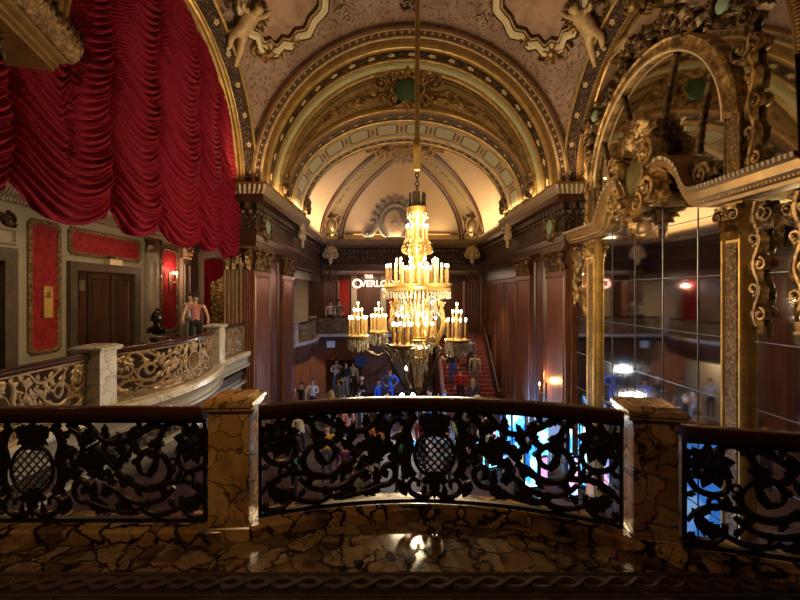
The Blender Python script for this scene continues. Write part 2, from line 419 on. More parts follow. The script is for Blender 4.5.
# ------------------------------------------------------------------ mesh helper
class MB:
    def __init__(s):
        s.v = []; s.f = []; s.uv = []; s.mi = []; s.smooth = []
    def vert(s, p): s.v.append(tuple(p)); return len(s.v) - 1
    def face(s, idx, uv=None, mi=0, sm=True):
        s.f.append(tuple(idx)); s.uv.append(uv); s.mi.append(mi); s.smooth.append(sm)
    def box(s, lo, hi, mi=0):
        x0, y0, z0 = lo; x1, y1, z1 = hi
        b = [s.vert(p) for p in ((x0,y0,z0),(x1,y0,z0),(x1,y1,z0),(x0,y1,z0),(x0,y0,z1),(x1,y0,z1),(x1,y1,z1),(x0,y1,z1))]
        for q in ((0,3,2,1),(4,5,6,7),(0,1,5,4),(1,2,6,5),(2,3,7,6),(3,0,4,7)):
            s.face([b[i] for i in q], mi=mi, sm=False)
    def grid(s, fn, nu, nv, uvf=None, mi=0, closeu=False, sm=True):
        b = len(s.v)
        cu = nu if closeu else nu + 1
        for j in range(nv + 1):
            for i in range(cu): s.vert(fn(i / nu, j / nv))
        for j in range(nv):
            for i in range(nu):
                i2 = (i + 1) % cu
                q = (b + j * cu + i, b + j * cu + i2, b + (j + 1) * cu + i2, b + (j + 1) * cu + i)
                uv = None
                if uvf: uv = [uvf(i / nu, j / nv), uvf((i + 1) / nu, j / nv), uvf((i + 1) / nu, (j + 1) / nv), uvf(i / nu, (j + 1) / nv)]
                s.face(q, uv, mi, sm)
    def tube(s, pts, rad, seg=6, caps=True, mi=0):
        pts = [Vector(p) for p in pts]
        n = len(pts)
        if not hasattr(rad, '__len__'): rad = [rad] * n
        up = None; rings = []
        for i, p in enumerate(pts):
            t = (pts[min(i + 1, n - 1)] - pts[max(i - 1, 0)])
            if t.length < 1e-9: t = Vector((0, 0, 1))
            t.normalize()
            if up is None:
                a = Vector((0, 0, 1)) if abs(t.z) < .9 else Vector((1, 0, 0))
                up = t.cross(a).normalized()
            up = (up - t * up.dot(t))
            if up.length < 1e-6: up = t.orthogonal()
            up.normalize()
            w = t.cross(up)
            rings.append([s.vert(p + (up * cos(2 * pi * k / seg) + w * sin(2 * pi * k / seg)) * rad[i]) for k in range(seg)])
        for i in range(n - 1):
            for k in range(seg):
                k2 = (k + 1) % seg
                s.face((rings[i][k], rings[i][k2], rings[i + 1][k2], rings[i + 1][k]), mi=mi)
        if caps:
            s.face(rings[0][::-1], mi=mi, sm=False); s.face(rings[-1], mi=mi, sm=False)
    def lathe(s, prof, c, seg=16, mi=0, axis='z'):
        cx, cy, cz = c; rings = []
        for r, z in prof:
            rg = []
            for k in range(seg):
                a = 2 * pi * k / seg
                if axis == 'z': rg.append(s.vert((cx + r * cos(a), cy + r * sin(a), cz + z)))
                elif axis == 'x': rg.append(s.vert((cx + z, cy + r * cos(a), cz + r * sin(a))))
                else: rg.append(s.vert((cx + r * cos(a), cy + z, cz + r * sin(a))))
            rings.append(rg)
        for i in range(len(rings) - 1):
            for k in range(seg):
                k2 = (k + 1) % seg
                s.face((rings[i][k], rings[i][k2], rings[i + 1][k2], rings[i + 1][k]), mi=mi)
        s.face(rings[0][::-1], mi=mi, sm=False); s.face(rings[-1], mi=mi, sm=False)
    def ball(s, c, r, seg=8, rings=5, mi=0):
        if not hasattr(r, '__len__'): r = (r, r, r)
        s.lathe_e(c, r, seg, rings, mi)
    def lathe_e(s, c, r, seg, rings, mi):
        b = s.vert((c[0], c[1], c[2] - r[2])); prev = None
        for j in range(1, rings):
            ph = -pi / 2 + pi * j / rings
            rg = [s.vert((c[0] + r[0] * cos(ph) * cos(2 * pi * k / seg), c[1] + r[1] * cos(ph) * sin(2 * pi * k / seg), c[2] + r[2] * sin(ph))) for k in range(seg)]
            for k in range(seg):
                k2 = (k + 1) % seg
                if prev is None: s.face((b, rg[k2], rg[k]), mi=mi)
                else: s.face((prev[k], prev[k2], rg[k2], rg[k]), mi=mi)
            prev = rg
        t = s.vert((c[0], c[1], c[2] + r[2]))
        for k in range(seg): s.face((prev[k], prev[(k + 1) % seg], t), mi=mi)
    def prism(s, poly, fn, d0, d1, mi=0):
        """poly of (u,v); fn(u,v,n)->point; a slab between n=d0 and n=d1"""
        a = [s.vert(fn(u, v, d0)) for u, v in poly]; b = [s.vert(fn(u, v, d1)) for u, v in poly]
        n = len(poly)
        s.face(a[::-1], mi=mi, sm=False); s.face(b, mi=mi, sm=False)
        for i in range(n): s.face((a[i], a[(i + 1) % n], b[(i + 1) % n], b[i]), mi=mi, sm=False)
    def sweep(s, path, prof, outward, mi=0, uv0=0.0, closed=False):
        """plan path [(x,y)], profile [(out, z)], mitred; outward=+1 left of direction / -1 right"""
        n = len(path); P = [Vector(p) for p in path]; nor = []
        for i in range(n):
            ds = []
            if i > 0: ds.append((P[i] - P[i - 1]).normalized())
            if i < n - 1: ds.append((P[i + 1] - P[i]).normalized())
            ns = [Vector((-d.y, d.x)) * outward for d in ds]
            if len(ns) == 1: nor.append(ns[0])
            else:
                m = (ns[0] + ns[1]); m = m / max(m.length_squared / 2, .25) if m.length > 1e-6 else ns[0]
                nor.append(m)
        L = [0.0]
        for i in range(1, n): L.append(L[-1] + (P[i] - P[i - 1]).length)
        V = [0.0]
        for j in range(1, len(prof)): V.append(V[-1] + sqrt((prof[j][0] - prof[j-1][0]) ** 2 + (prof[j][1] - prof[j-1][1]) ** 2))
        idx = [[s.vert((P[i].x + nor[i].x * o, P[i].y + nor[i].y * o, z)) for o, z in prof] for i in range(n)]
        for i in range(n - 1):
            for j in range(len(prof) - 1):
                uv = [(L[i], V[j]), (L[i + 1], V[j]), (L[i + 1], V[j + 1]), (L[i], V[j + 1])]
                s.face((idx[i][j], idx[i + 1][j], idx[i + 1][j + 1], idx[i][j + 1]), uv, mi)
        for e in (0, n - 1):
            q = idx[e]
            if len(q) > 2: s.face(q if e else q[::-1], mi=mi, sm=False)
    # ----- ornament in a local frame f(u,v,n)
    def stroke(s, f, pts, w0, w1, d, seg=6, sub=5, n0=0.0, flat=True, mid=None):
        P = spline(pts, sub)
        n = len(P); rings = []
        for i, p in enumerate(P):
            a = P[max(i - 1, 0)]; b = P[min(i + 1, n - 1)]
            tx, ty = b[0] - a[0], b[1] - a[1]; l = sqrt(tx * tx + ty * ty) or 1
            nx, ny = -ty / l, tx / l
            t = i / (n - 1)
            w = w0 + (w1 - w0) * t
            if mid: w += mid * sin(pi * t)
            dd = d * (0.6 + .4 * min(1, w / max(w0, w1)))
            rings.append([s.vert(f(p[0] + nx * w * cos(2 * pi * k / seg), p[1] + ny * w * cos(2 * pi * k / seg), n0 + dd * sin(2 * pi * k / seg))) for k in range(seg)])
        for i in range(n - 1):
            for k in range(seg):
                k2 = (k + 1) % seg
                s.face((rings[i][k], rings[i][k2], rings[i + 1][k2], rings[i + 1][k]))
        s.face(rings[0][::-1]); s.face(rings[-1])
    def leaf(s, f, base, ang, L, Wd, d, lobes=3, curl=0.0, n0=0.0, steps=None):
        steps = steps or lobes * 4
        A = []; B = []; C = []; D = []
        x, y, a = base[0], base[1], ang
        st = L / steps
        for i in range(steps + 1):
            t = i / steps
            env = sin(pi * min(1, (t * .93 + .07)) ** .75) ** .65
            ph = (t * lobes) % 1.0
            w = Wd * env * (.55 + .45 * (1 - ph)) if t < .98 else Wd * .04
            nx, ny = -sin(a), cos(a)
            bk = -.35 * w * (1 - ph)
            A.append(s.vert(f(x + nx * w + cos(a) * bk, y + ny * w + sin(a) * bk, n0)))
            B.append(s.vert(f(x, y, n0 + d * (1 - .3 * t))))
            C.append(s.vert(f(x - nx * w + cos(a) * bk, y - ny * w + sin(a) * bk, n0)))
            D.append(s.vert(f(x, y, n0 - d * (1 - .3 * t))))
            x += cos(a) * st; y += sin(a) * st; a += curl / steps
        for i in range(steps):
            s.face((A[i], B[i], B[i + 1], A[i + 1])); s.face((B[i], C[i], C[i + 1], B[i + 1]))
            s.face((A[i + 1], D[i + 1], D[i], A[i])); s.face((D[i + 1], C[i + 1], C[i], D[i]))
    def volute(s, f, c, r, a0, turns, w, d, sgn=1, n0=0.0, seg=6, eye=True):
        pts = []
        N = max(10, int(turns * 12))
        for i in range(N + 1):
            t = i / N
            rr = r * (1 - t * .86); a = a0 + sgn * 2 * pi * turns * t
            pts.append((c[0] + rr * cos(a), c[1] + rr * sin(a)))
        s.stroke(f, pts, w, w * .55, d, seg, 1, n0)
        if eye: s.disc(f, c, w * 1.15, d * 1.3, n0)
    def disc(s, f, c, r, d, n0=0.0, seg=8):
        for sg in (1, -1):
            r0 = [s.vert(f(c[0] + r * cos(2 * pi * k / seg), c[1] + r * sin(2 * pi * k / seg), n0)) for k in range(seg)]
            r1 = [s.vert(f(c[0] + r * .6 * cos(2 * pi * k / seg), c[1] + r * .6 * sin(2 * pi * k / seg), n0 + sg * d * .8)) for k in range(seg)]
            t = s.vert(f(c[0], c[1], n0 + sg * d))
            for k in range(seg):
                k2 = (k + 1) % seg
                s.face((r0[k], r0[k2], r1[k2], r1[k])[::sg]); s.face((r1[k], r1[k2], t)[::sg])
    def ring(s, f, c, r, w, d, n0=0.0, seg=12):
        pts = [(c[0] + r * cos(2 * pi * k / seg), c[1] + r * sin(2 * pi * k / seg)) for k in range(seg + 1)]
        s.stroke(f, pts, w, w, d, 6, 1, n0)
    def flower(s, f, c, r, d, petals=7, n0=0.0, a0=0.0):
        for k in range(petals):
            a = a0 + 2 * pi * k / petals
            s.leaf(f, (c[0] + cos(a) * r * .1, c[1] + sin(a) * r * .1), a, r * .95, r * .42, d, 2, 0.3, n0)
        s.disc(f, c, r * .5, d * 1.6, n0, 10)
    def build(s, name, mats, parent=None, angle=40, kind=None):
        me = bpy.data.meshes.new(name)
        me.from_pydata(s.v, [], s.f)
        if any(u is not None for u in s.uv):
            ul = me.uv_layers.new(name='UVMap')
            k = 0
            for fi, u in enumerate(s.uv):
                for j in range(len(s.f[fi])):
                    if u is not None: ul.data[k].uv = u[j]
                    k += 1
        if not isinstance(mats, (list, tuple)): mats = [mats]
        for m in mats: me.materials.append(M[m] if isinstance(m, str) else m)
        me.polygons.foreach_set('material_index', s.mi)
        me.polygons.foreach_set('use_smooth', s.smooth)
        me.update()
        bm = bmesh.new(); bm.from_mesh(me)
        bmesh.ops.recalc_face_normals(bm, faces=bm.faces)
        bm.to_mesh(me); bm.free()
        me.set_sharp_from_angle(angle=radians(angle))
        o = bpy.data.objects.new(name, me)
        COL.objects.link(o)
        if parent is not None:
            o.parent = parent
            o.matrix_parent_inverse = Matrix.Translation(-Vector(parent.location))
        if kind: o['kind'] = kind
        return o

def spline(pts, sub):
    if sub <= 1 or len(pts) < 3: return list(pts)
    out = []
    n = len(pts)
    for i in range(n - 1):
        p0 = pts[max(i - 1, 0)]; p1 = pts[i]; p2 = pts[i + 1]; p3 = pts[min(i + 2, n - 1)]
        for k in range(sub):
            t = k / sub; t2 = t * t; t3 = t2 * t
            out.append(tuple(.5 * (2 * b + (c - a) * t + (2 * a - 5 * b + 4 * c - d) * t2 + (-a + 3 * b - 3 * c + d) * t3) for a, b, c, d in zip(p0, p1, p2, p3)))
    out.append(tuple(pts[-1]))
    return out

def tag(o, label=None, cat=None, group=None, kind=None):
    if label: o['label'] = label
    if cat: o['category'] = cat
    if group: o['group'] = group
    if kind: o['kind'] = kind
    return o
def empty(name, loc, label, cat, group=None):
    o = bpy.data.objects.new(name, None); o.location = loc; o.empty_display_size = .2
    COL.objects.link(o)
    return tag(o, label, cat, group)
def struct(name, mb, m, angle=40):
    return mb.build(name, m, None, angle, 'structure')
def copy_tree(o, parent=None):
    c = o.copy(); COL.objects.link(c)
    if parent is not None:
        c.parent = parent; c.matrix_parent_inverse = o.matrix_parent_inverse
    for ch in list(o.children): copy_tree(ch, c)
    return c
_trim = [0]
def trim(mb, m, angle=40):
    _trim[0] += 1
    return struct('trim_%d' % _trim[0], mb, m, angle)

def wallframe(x, sgn, y0=0.0, z0=0.0):
    """u along +Y, v up, n out of a side wall at X=x; sgn=+1: n towards +X"""
    return lambda u, v, n: (x + sgn * n, y0 + u, z0 + v)
def frontframe(y, x0=0.0, z0=0.0, sgn=-1):
    """u along +X, v up, n towards the viewer"""
    return lambda u, v, n: (x0 + u, y + sgn * n, z0 + v)
RS = sqrt(HW * HW + HB * HB)
SC = Vector((AX, YC, Z0))
def sphereframe(c, up=Vector((0, 0, 1))):
    """tangent frame on the near vault about the surface point c; n towards the room"""
    d = (Vector(c) - SC).normalized()
    r = d.cross(up)
    r = r.normalized() if r.length > 1e-4 else Vector((1, 0, 0))
    u2 = r.cross(d).normalized()
    def f(u, v, n):
        p = (d * RS + r * u + u2 * v).normalized()
        return tuple(SC + p * (RS - n))
    return f
def aim_sphere(px, py):
    d = Vector(((px - 392.5) / 400, 1, (293 - py) / 400)); o = Vector((0, 0, EYE)) - SC
    a = d.dot(d); b = 2 * d.dot(o); c = o.dot(o) - RS * RS
    t = (-b + sqrt(b * b - 4 * a * c)) / (2 * a)
    return SC + o + d * t
# ================================================================== STRUCTURE
# ---- near vault: a sail vault over a rectangular bay
mb = MB()
def sail(a, b):
    x = HW * (2 * a - 1); y = HB * (2 * b - 1)
    x = HW * sin(x / HW * pi / 2); y = HB * sin(y / HB * pi / 2)
    return (AX + x, YC + y, Z0 + sqrt(max(0, RS * RS - x * x - y * y)))
mb.grid(sail, 64, 48)
struct('ceiling', mb, 'vault_plaster', 80)

# ---- far transverse arch, built as concentric bands
def arch_band(prof, m, a0=0.0, a1=pi, n=72, hw=None, angle=40):
    """prof: (a, b, y) points across the band, swept round the half ellipse"""
    mb = MB()
    V = [0.0]
    for p, q in zip(prof, prof[1:]): V.append(V[-1] + sqrt((p[1] - q[1]) ** 2 + (p[2] - q[2]) ** 2))
    ra = prof[0][0]
    b0 = len(mb.v)
    k = len(prof)
    for i in range(n + 1):
        t = a0 + (a1 - a0) * i / n
        for a, b, y in prof: mb.vert((AX + a * cos(t), y, Z0 + b * sin(t)))
    for i in range(n):
        u0 = ra * (a1 - a0) * i / n; u1 = ra * (a1 - a0) * (i + 1) / n
        for j in range(k - 1):
            q = b0 + i * k + j
            mb.face((q, q + 1, q + k + 1, q + k), [(u0, V[j]), (u0, V[j + 1]), (u1, V[j + 1]), (u1, V[j])])
    return trim(mb, m, angle)
def roll(p, q, out=.05, k=6, vy=-1):
    """half round moulding between profile points p and q, bulging inward and towards the viewer"""
    r = []
    for i in range(k + 1):
        t = i / k
        s_ = sin(pi * t) * out
        r.append((p[0] + (q[0] - p[0]) * t - s_ * .7, p[1] + (q[1] - p[1]) * t - s_ * .7, p[2] + (q[2] - p[2]) * t + vy * s_ * .7))
    return r
C_ = lambda r, y: (r, r, y)
arch_band([C_(4.78, 11.5), C_(4.62, 11.44), C_(4.55, 11.38)], 'vault_plaster')
arch_band(roll(C_(4.55, 11.38), C_(4.40, 11.32), .09), 'cream_gold')
arch_band([C_(4.40, 11.32), C_(4.29, 11.38)], 'bead_band')
arch_band(roll(C_(4.29, 11.38), C_(4.22, 11.40), .045), 'cream_gold')
arch_band([C_(4.22, 11.40), C_(4.30, 11.48), C_(4.33, 11.62), C_(4.28, 11.80)], 'gold_brown')
arch_band(roll(C_(4.28, 11.80), C_(4.20, 11.95), .05), 'gold')
arch_band([C_(4.20, 11.95), C_(4.24, 12.42)], 'rosette_band')
arch_band(roll(C_(4.24, 12.42), C_(4.19, 12.54), .05), 'gold')
arch_band([C_(4.19, 12.54), C_(4.25, 12.60), C_(4.25, 12.80), C_(4.18, 12.88)], 'green_band')
arch_band(roll(C_(4.18, 12.88), C_(4.06, 12.98), .05), 'gold')
# crescent lunette between the round arch and the flatter inner arch
LA, LB = 4.0, 2.93
mb = MB()
mb.grid(lambda u, v: (AX + (LA + (4.08 - LA) * v) * cos(pi * u), 13.06, Z0 + (LB + (4.08 - LB) * v) * sin(pi * u)), 72, 6)
struct('wall_lunette', mb, 'lunette_gold')
arch_band(roll((4.0, 3.14, 13.05), (4.0, 3.08, 13.03), .03), 'gold', .30, pi - .30)
arch_band(roll((4.0, 4.0, 13.05), (3.99, 3.93, 13.03), .03), 'gold', .30, pi - .30)
arch_band(roll((4.03, 3.04, 13.02), (4.0, 2.90, 13.05), .07), 'gold')
arch_band([(4.0, 2.90, 13.05), (4.03, 2.96, 13.2), (3.99, 2.92, 13.38)], 'gold_brown')
arch_band([(3.99, 2.92, 13.38), (3.99, 2.93, 13.80)], 'rosette_band_small')
arch_band(roll((3.99, 2.93, 13.80), (3.97, 2.90, 13.95), .05), 'gold')
arch_band([(3.98, 2.93, 13.95), (3.98, 2.93, 15.20)], 'green_panel_band')
arch_band(roll((3.98, 2.93, 15.20), (3.96, 2.89, 15.40), .06), 'cream_gold')
arch_band([(3.97, 2.90, 15.40), (3.97, 2.91, 15.74)], 'dash_band')
arch_band(roll((3.97, 2.91, 15.74), (3.95, 2.87, 15.95), .06), 'gold')
arch_band([(3.95, 2.87, 15.95), (4.5, 3.4, 16.05)], 'gold_brown')

# ---- far dome: half of a cloister vault, groins from the two far corners
DA, DB, DY0, DD = 4.4, 2.98, 16.0, 6.95
def domez(x, y):
    e1 = 1 - (x / DA) ** 2; e2 = 1 - ((y - DY0) / DD) ** 2
    return Z0 + DB * sqrt(max(0, min(e1, e2)))
mb = MB()
def domep(a, b):
    x = DA * sin((2 * a - 1) * pi / 2); y = DY0 + DD * sin(b * pi / 2)
    return (AX + x, y, domez(x, y))
mb.grid(domep, 72, 40)
struct('ceiling_dome', mb, 'dome_plaster', 35)
# ribs along the groins and mouldings round the three cream panels
def dome_point(s, side, off, drop):
    """s from corner (0) to crown (1) along the groin; off = plan offset across it"""
    a = (pi / 2) * (1 - s)
    x = DA * sin(a) * side; y = DY0 + DD * sin(a)
    g = Vector((side * DA, DD)).normalized(); nrm = Vector((-g.y, g.x)) * side
    x += nrm.x * off; y += nrm.y * off
    x = max(-DA, min(DA, x)); y = min(y, DY0 + DD)
    z = domez(x, y) - drop
    return (AX + x, y, z)
for side in (-1, 1):
    mb = MB()
    wf = lambda s: (.95 - .38 * s)
    mb.grid(lambda u, v: dome_point(.015 + u * .975, side, (v - .5) * 2 * wf(u) * .82, .055 - .0 * abs(v - .5)), 48, 10,
            lambda u, v: (u * 8, (v - .5) * 2))
    trim(mb, 'rib_paint', 60)
    for off in (-1, -.82, .82, 1.0):
        mb = MB()
        mb.tube([dome_point(.01 + .97 * i / 50, side, off * wf(i / 50), .05) for i in range(51)], .07 if abs(off) < .9 else .06, 6)
        trim(mb, 'mahogany' if abs(off) < .9 else 'mahogany_dark')
mb = MB()
mb.tube([(AX - 3.2, DY0 + DD - .12, Z0 + .32), (AX + 3.2, DY0 + DD - .12, Z0 + .32)], .06, 6)
trim(mb, 'gold_brown')

# ---- side arches of the near bay
def side_band(prof, wx, sgn, m, n=64):
    """prof: (R, inward) points swept round the bay's side arch; sgn=+1 left wall (inward = +X)"""
    mb = MB(); k = len(prof); V = [0.0]
    for p, q in zip(prof, prof[1:]): V.append(V[-1] + sqrt((p[0] - q[0]) ** 2 + (p[1] - q[1]) ** 2))
    for i in range(n + 1):
        t = pi * i / n
        for R, d in prof: mb.vert((wx + sgn * d, YC + R * cos(t), Z0 + R * sin(t)))
    for i in range(n):
        for j in range(k - 1):
            q = i * k + j; u0 = 3.3 * pi * i / n; u1 = 3.3 * pi * (i + 1) / n
            mb.face((q, q + 1, q + k + 1, q + k), [(u0, V[j]), (u0, V[j + 1]), (u1, V[j + 1]), (u1, V[j])])
    return trim(mb, m)
def sroll(p, q, out, k=6):
    return [(p[0] + (q[0] - p[0]) * i / k - .5 * out * sin(pi * i / k), p[1] + (q[1] - p[1]) * i / k + out * sin(pi * i / k)) for i in range(k + 1)]
for wx, sgn in ((XL, 1), (XR, -1)):
    side_band([(3.5, .02), (3.5, .27)] + sroll((3.5, .27), (3.40, .27), .06), wx, sgn, 'gold')
    side_band([(3.40, .25), (3.14, .05)], wx, sgn, 'rosette_band_side')
    side_band(sroll((3.12, .03), (3.04, .02), .06), wx, sgn, 'gold' if sgn > 0 else 'leaf_gold')
    if sgn > 0:
        side_band([(3.04, .02), (3.02, -.03), (3.05, -.09), (3.0, -.14), (3.0, -.20)], wx, sgn, 'gold')
    else:
        side_band([(3.04, .03), (2.98, .05), (2.93, .02)], wx, sgn, 'gold_brown')

# ---- side walls
# right wall of the near bay: solid behind the mirror up to the arch
mb = MB()
def archpoly(y0, y1, zb, R, n=40):
    return [(y0, zb), (y1, zb)] + [(YC + R * cos(pi * i / n), Z0 + R * sin(pi * i / n)) for i in range(n + 1)]
mb.prism(archpoly(4.2, 11.5, LOB, 3.42), lambda u, v, n: (XR + n, u, v), .02, .5)
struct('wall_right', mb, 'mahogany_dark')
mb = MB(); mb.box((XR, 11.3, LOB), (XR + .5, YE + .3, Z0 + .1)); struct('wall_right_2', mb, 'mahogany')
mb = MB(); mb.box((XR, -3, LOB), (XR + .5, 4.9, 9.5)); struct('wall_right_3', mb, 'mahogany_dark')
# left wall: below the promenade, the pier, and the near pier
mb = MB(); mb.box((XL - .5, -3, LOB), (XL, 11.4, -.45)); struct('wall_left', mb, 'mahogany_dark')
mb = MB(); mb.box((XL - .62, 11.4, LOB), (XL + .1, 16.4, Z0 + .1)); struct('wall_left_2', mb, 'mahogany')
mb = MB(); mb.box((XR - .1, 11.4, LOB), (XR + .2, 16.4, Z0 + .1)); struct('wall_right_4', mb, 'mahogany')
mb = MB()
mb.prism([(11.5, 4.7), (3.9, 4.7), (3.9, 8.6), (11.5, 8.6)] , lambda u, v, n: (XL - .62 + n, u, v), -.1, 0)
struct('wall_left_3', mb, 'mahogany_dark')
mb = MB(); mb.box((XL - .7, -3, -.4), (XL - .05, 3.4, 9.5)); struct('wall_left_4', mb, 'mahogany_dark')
# fluted reveal of the pier, facing the near bay (behind the curtain edge)
mb = MB()
def flutes(mb, f, u0, u1, v0, v1, n, d, mi=0):
    """vertical flutes between u0 and u1"""
    w = (u1 - u0) / n; U = []
    for i in range(n):
        a = u0 + w * i
        U += [(a, 0), (a + w * .14, 0)] + [(a + w * (.14 + .72 * k / 5), -d * sin(pi * k / 5)) for k in range(1, 5)] + [(a + w * .86, 0)]
    U.append((u1, 0))
    lo = [mb.vert(f(u, v0, n_)) for u, n_ in U]; hi = [mb.vert(f(u, v1, n_)) for u, n_ in U]
    for i in range(len(U) - 1): mb.face((lo[i], lo[i + 1], hi[i + 1], hi[i]), mi=mi)
# ---- lobby floor, end wall, roofs that keep the light in
mb = MB(); mb.box((XL - 3, -3, LOB - .2), (XR + .5, YE + 4, LOB)); struct('floor_lobby', mb, 'lobby_carpet')
mb = MB()
mb.prism([(XL - 3.2, LOB), (XR + .5, LOB), (XR + .5, 3.1), (XL - 3.2, 3.1)], lambda u, v, n: (u, 26.6 + n, v), 0, .3); struct('wall_end', mb, 'mahogany_dark')
mb = MB(); mb.box((XL - 3.2, YE - .35, 3.0), (XR + .5, YE + .1, Z0 + .1)); struct('wall_end_2', mb, 'mahogany_dark')
mb = MB(); mb.box((XL - 3.2, YE, 2.9), (XR + .5, 27, 3.02)); struct('ceiling_far_gallery', mb, 'cream_ceiling')
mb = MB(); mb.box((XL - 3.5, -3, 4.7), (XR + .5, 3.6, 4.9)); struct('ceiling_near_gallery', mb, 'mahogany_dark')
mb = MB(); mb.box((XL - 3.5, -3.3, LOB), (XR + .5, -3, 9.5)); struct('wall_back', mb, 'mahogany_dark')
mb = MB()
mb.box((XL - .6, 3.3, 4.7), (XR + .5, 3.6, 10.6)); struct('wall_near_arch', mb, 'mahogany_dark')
mb = MB()
def nearsoffit(u, v):
    t = pi * u; return (AX + 4.7 * cos(t), 3.5 + 1.25 * v, Z0 + 4.7 * sin(t))
mb.grid(nearsoffit, 40, 2); struct('ceiling_near_arch', mb, 'gold_brown')

# ---- entablature over the piers, the bay walls and the end wall
PX = .30           # projection of the pier
def hall_path(sgn):
    """plan line of the right (+1) or left (-1) entablature, from the near bay to the end wall's middle"""
    X = lambda d: AX + sgn * (HW - d)
    return [(X(-.25), 11.36), (X(PX), 11.36), (X(PX), 16.4), (X(.08), 16.4), (X(.08), YE - .35), (AX, YE - .35)]
for sgn in (-1, 1):
    P = hall_path(sgn); o = sgn
    mb = MB(); mb.sweep(P, [(0, 3.02), (.02, 3.02), (.02, 3.16), (.05, 3.17), (.05, 3.36), (.09, 3.40), (.10, 3.46), (.0, 3.46)], o); trim(mb, 'mahogany_dark')
    mb = MB(); mb.sweep(P, [(.0, 3.46), (.03, 3.47), (.03, 3.94)], o); trim(mb, 'bronze_relief')
    mb = MB(); mb.sweep(P, [(.03, 3.94), (.09, 3.97), (.12, 4.04), (.06, 4.05)], o); trim(mb, 'leaf_bronze')
    mb = MB(); mb.sweep(P, [(.06, 4.05), (.16, 4.08), (.16, 4.22), (.20, 4.24)], o); trim(mb, 'dentil_bronze')
    mb = MB(); mb.sweep(P, [(.20, 4.24), (.34, 4.28), (.34, 4.44), (.30, 4.45)], o); trim(mb, 'mahogany_dark')
    mb = MB(); mb.sweep(P, [(.34, 4.44), (.38, 4.50), (.43, 4.58), (.45, 4.68)], o); trim(mb, 'leaf_cream' if sgn < 5 else 'leaf_gold')
    mb = MB(); mb.sweep(P, [(.45, 4.68), (.46, 4.74), (-.3, 4.78)], o); trim(mb, 'gold_brown')

# ---- bay two: right wall panelling, left wall with the gallery opening
def panel_on(mb, f, u0, u1, v0, v1, w=.09, d=.05):
    """raised moulding round a rectangle"""
    for a, b, c, e in ((u0, u1, v0, v0 + w), (u0, u1, v1 - w, v1), (u0, u0 + w, v0 + w, v1 - w), (u1 - w, u1, v0 + w, v1 - w)):
        P = [(a, c), (b, c), (b, e), (a, e)]
        k = .3 * w
        Q = [(a + k, c + k), (b - k, c + k), (b - k, e - k), (a + k, e - k)]
        A = [mb.vert(f(*p, 0)) for p in P]; B = [mb.vert(f(*q, d)) for q in Q]
        mb.face(B, sm=False)
        for i in range(4): mb.face((A[i], A[(i + 1) % 4], B[(i + 1) % 4], B[i]), sm=False)
fr = wallframe(XR, -1)
mb = MB()
for a, b in ((16.7, 18.4), (18.7, 20.4), (20.7, 22.6)):
    panel_on(mb, fr, a, b, LOB + .6, 2.2); panel_on(mb, fr, a + .2, b - .2, LOB + .8, 2.0, .05, .03)
trim(mb, 'mahogany')
mb = MB(); mb.box((XR - .12, 16.4, 2.35), (XR + .02, YE, 3.02)); trim(mb, 'mahogany_dark')
mb = MB(); mb.box((XL - .1, 16.4, 2.75), (XL + .12, YE, 3.02)); trim(mb, 'mahogany_dark')
mb = MB(); mb.box((XL - .3, 16.4, 2.35), (XL - .1, YE + .2, Z0)); struct('wall_left_5', mb, 'mahogany_dark')
mb = MB(); mb.box((-5.9, 16.3, LOB), (-5.6, 27, 3.1)); struct('wall_left_6', mb, 'stone_wall')
mb = MB(); mb.box((-5.7, 16.3, 2.95), (XL - .1, YE, 3.1)); struct('ceiling_left_gallery', mb, 'cream_ceiling')
mb = MB(); mb.box((-5.7, 16.4, GAL - .35), (XL, 21.25, GAL)); struct('floor_left_gallery', mb, 'mahogany_dark')
mb = MB(); mb.box((-5.7, YG, GAL - .35), (XR + .4, 26.6, GAL)); struct('floor_far_gallery', mb, 'mahogany_dark')
# end wall under the gallery
mb = MB()
mb.box((-1.9, 21.8, LOB), (2.2, 22.1, GAL - .3)); mb.box((-5.7, 21.8, LOB), (-3.65, 22.1, GAL - .3)); mb.box((-3.65, 21.8, -1.95), (-1.9, 22.1, GAL - .3))
struct('wall_under_gallery', mb, 'mahogany')
# pilaster strips of the far gallery wall
fe = frontframe(26.6)
mb = MB()
for u in (-3.9, -2.55, -.6, 1.2, 3.1):
    mb.box((u - .18, 26.45, GAL), (u + .18, 26.6, 2.9))
trim(mb, 'stone_wall')

# ---- promenade behind the curtain
PW = -7.3
mb = MB(); mb.box((PW - .2, -3, -.45), (XL + .05, 15.2, 0)); struct('floor_promenade', mb, 'carpet')
mb = MB(); mb.box((PW - .3, -3, 0), (PW, 15.2, 4.4)); struct('wall_promenade', mb, 'stone_wall')
mb = MB(); mb.box((PW - .2, 3.0, 3.95), (XL - .62, 15.2, 4.1)); struct('ceiling_promenade', mb, 'cream_ceiling')
P = [(PW, 3.0), (PW, 15.0)]
mb = MB(); mb.sweep(P, [(0, 3.42), (.05, 3.44), (.07, 3.52), (.16, 3.58), (.2, 3.66)], -1); trim(mb, 'leaf_cream')
mb = MB(); mb.sweep(P, [(.2, 3.66), (.32, 3.74), (.42, 3.85), (.5, 3.96)], -1); trim(mb, 'cream_gold')
mb = MB(); mb.sweep(P, [(0, 0), (.04, 0), (.04, .22), (.02, .26), (0, .26)], -1); o = struct('baseboard_promenade', mb, 'mahogany_dark')
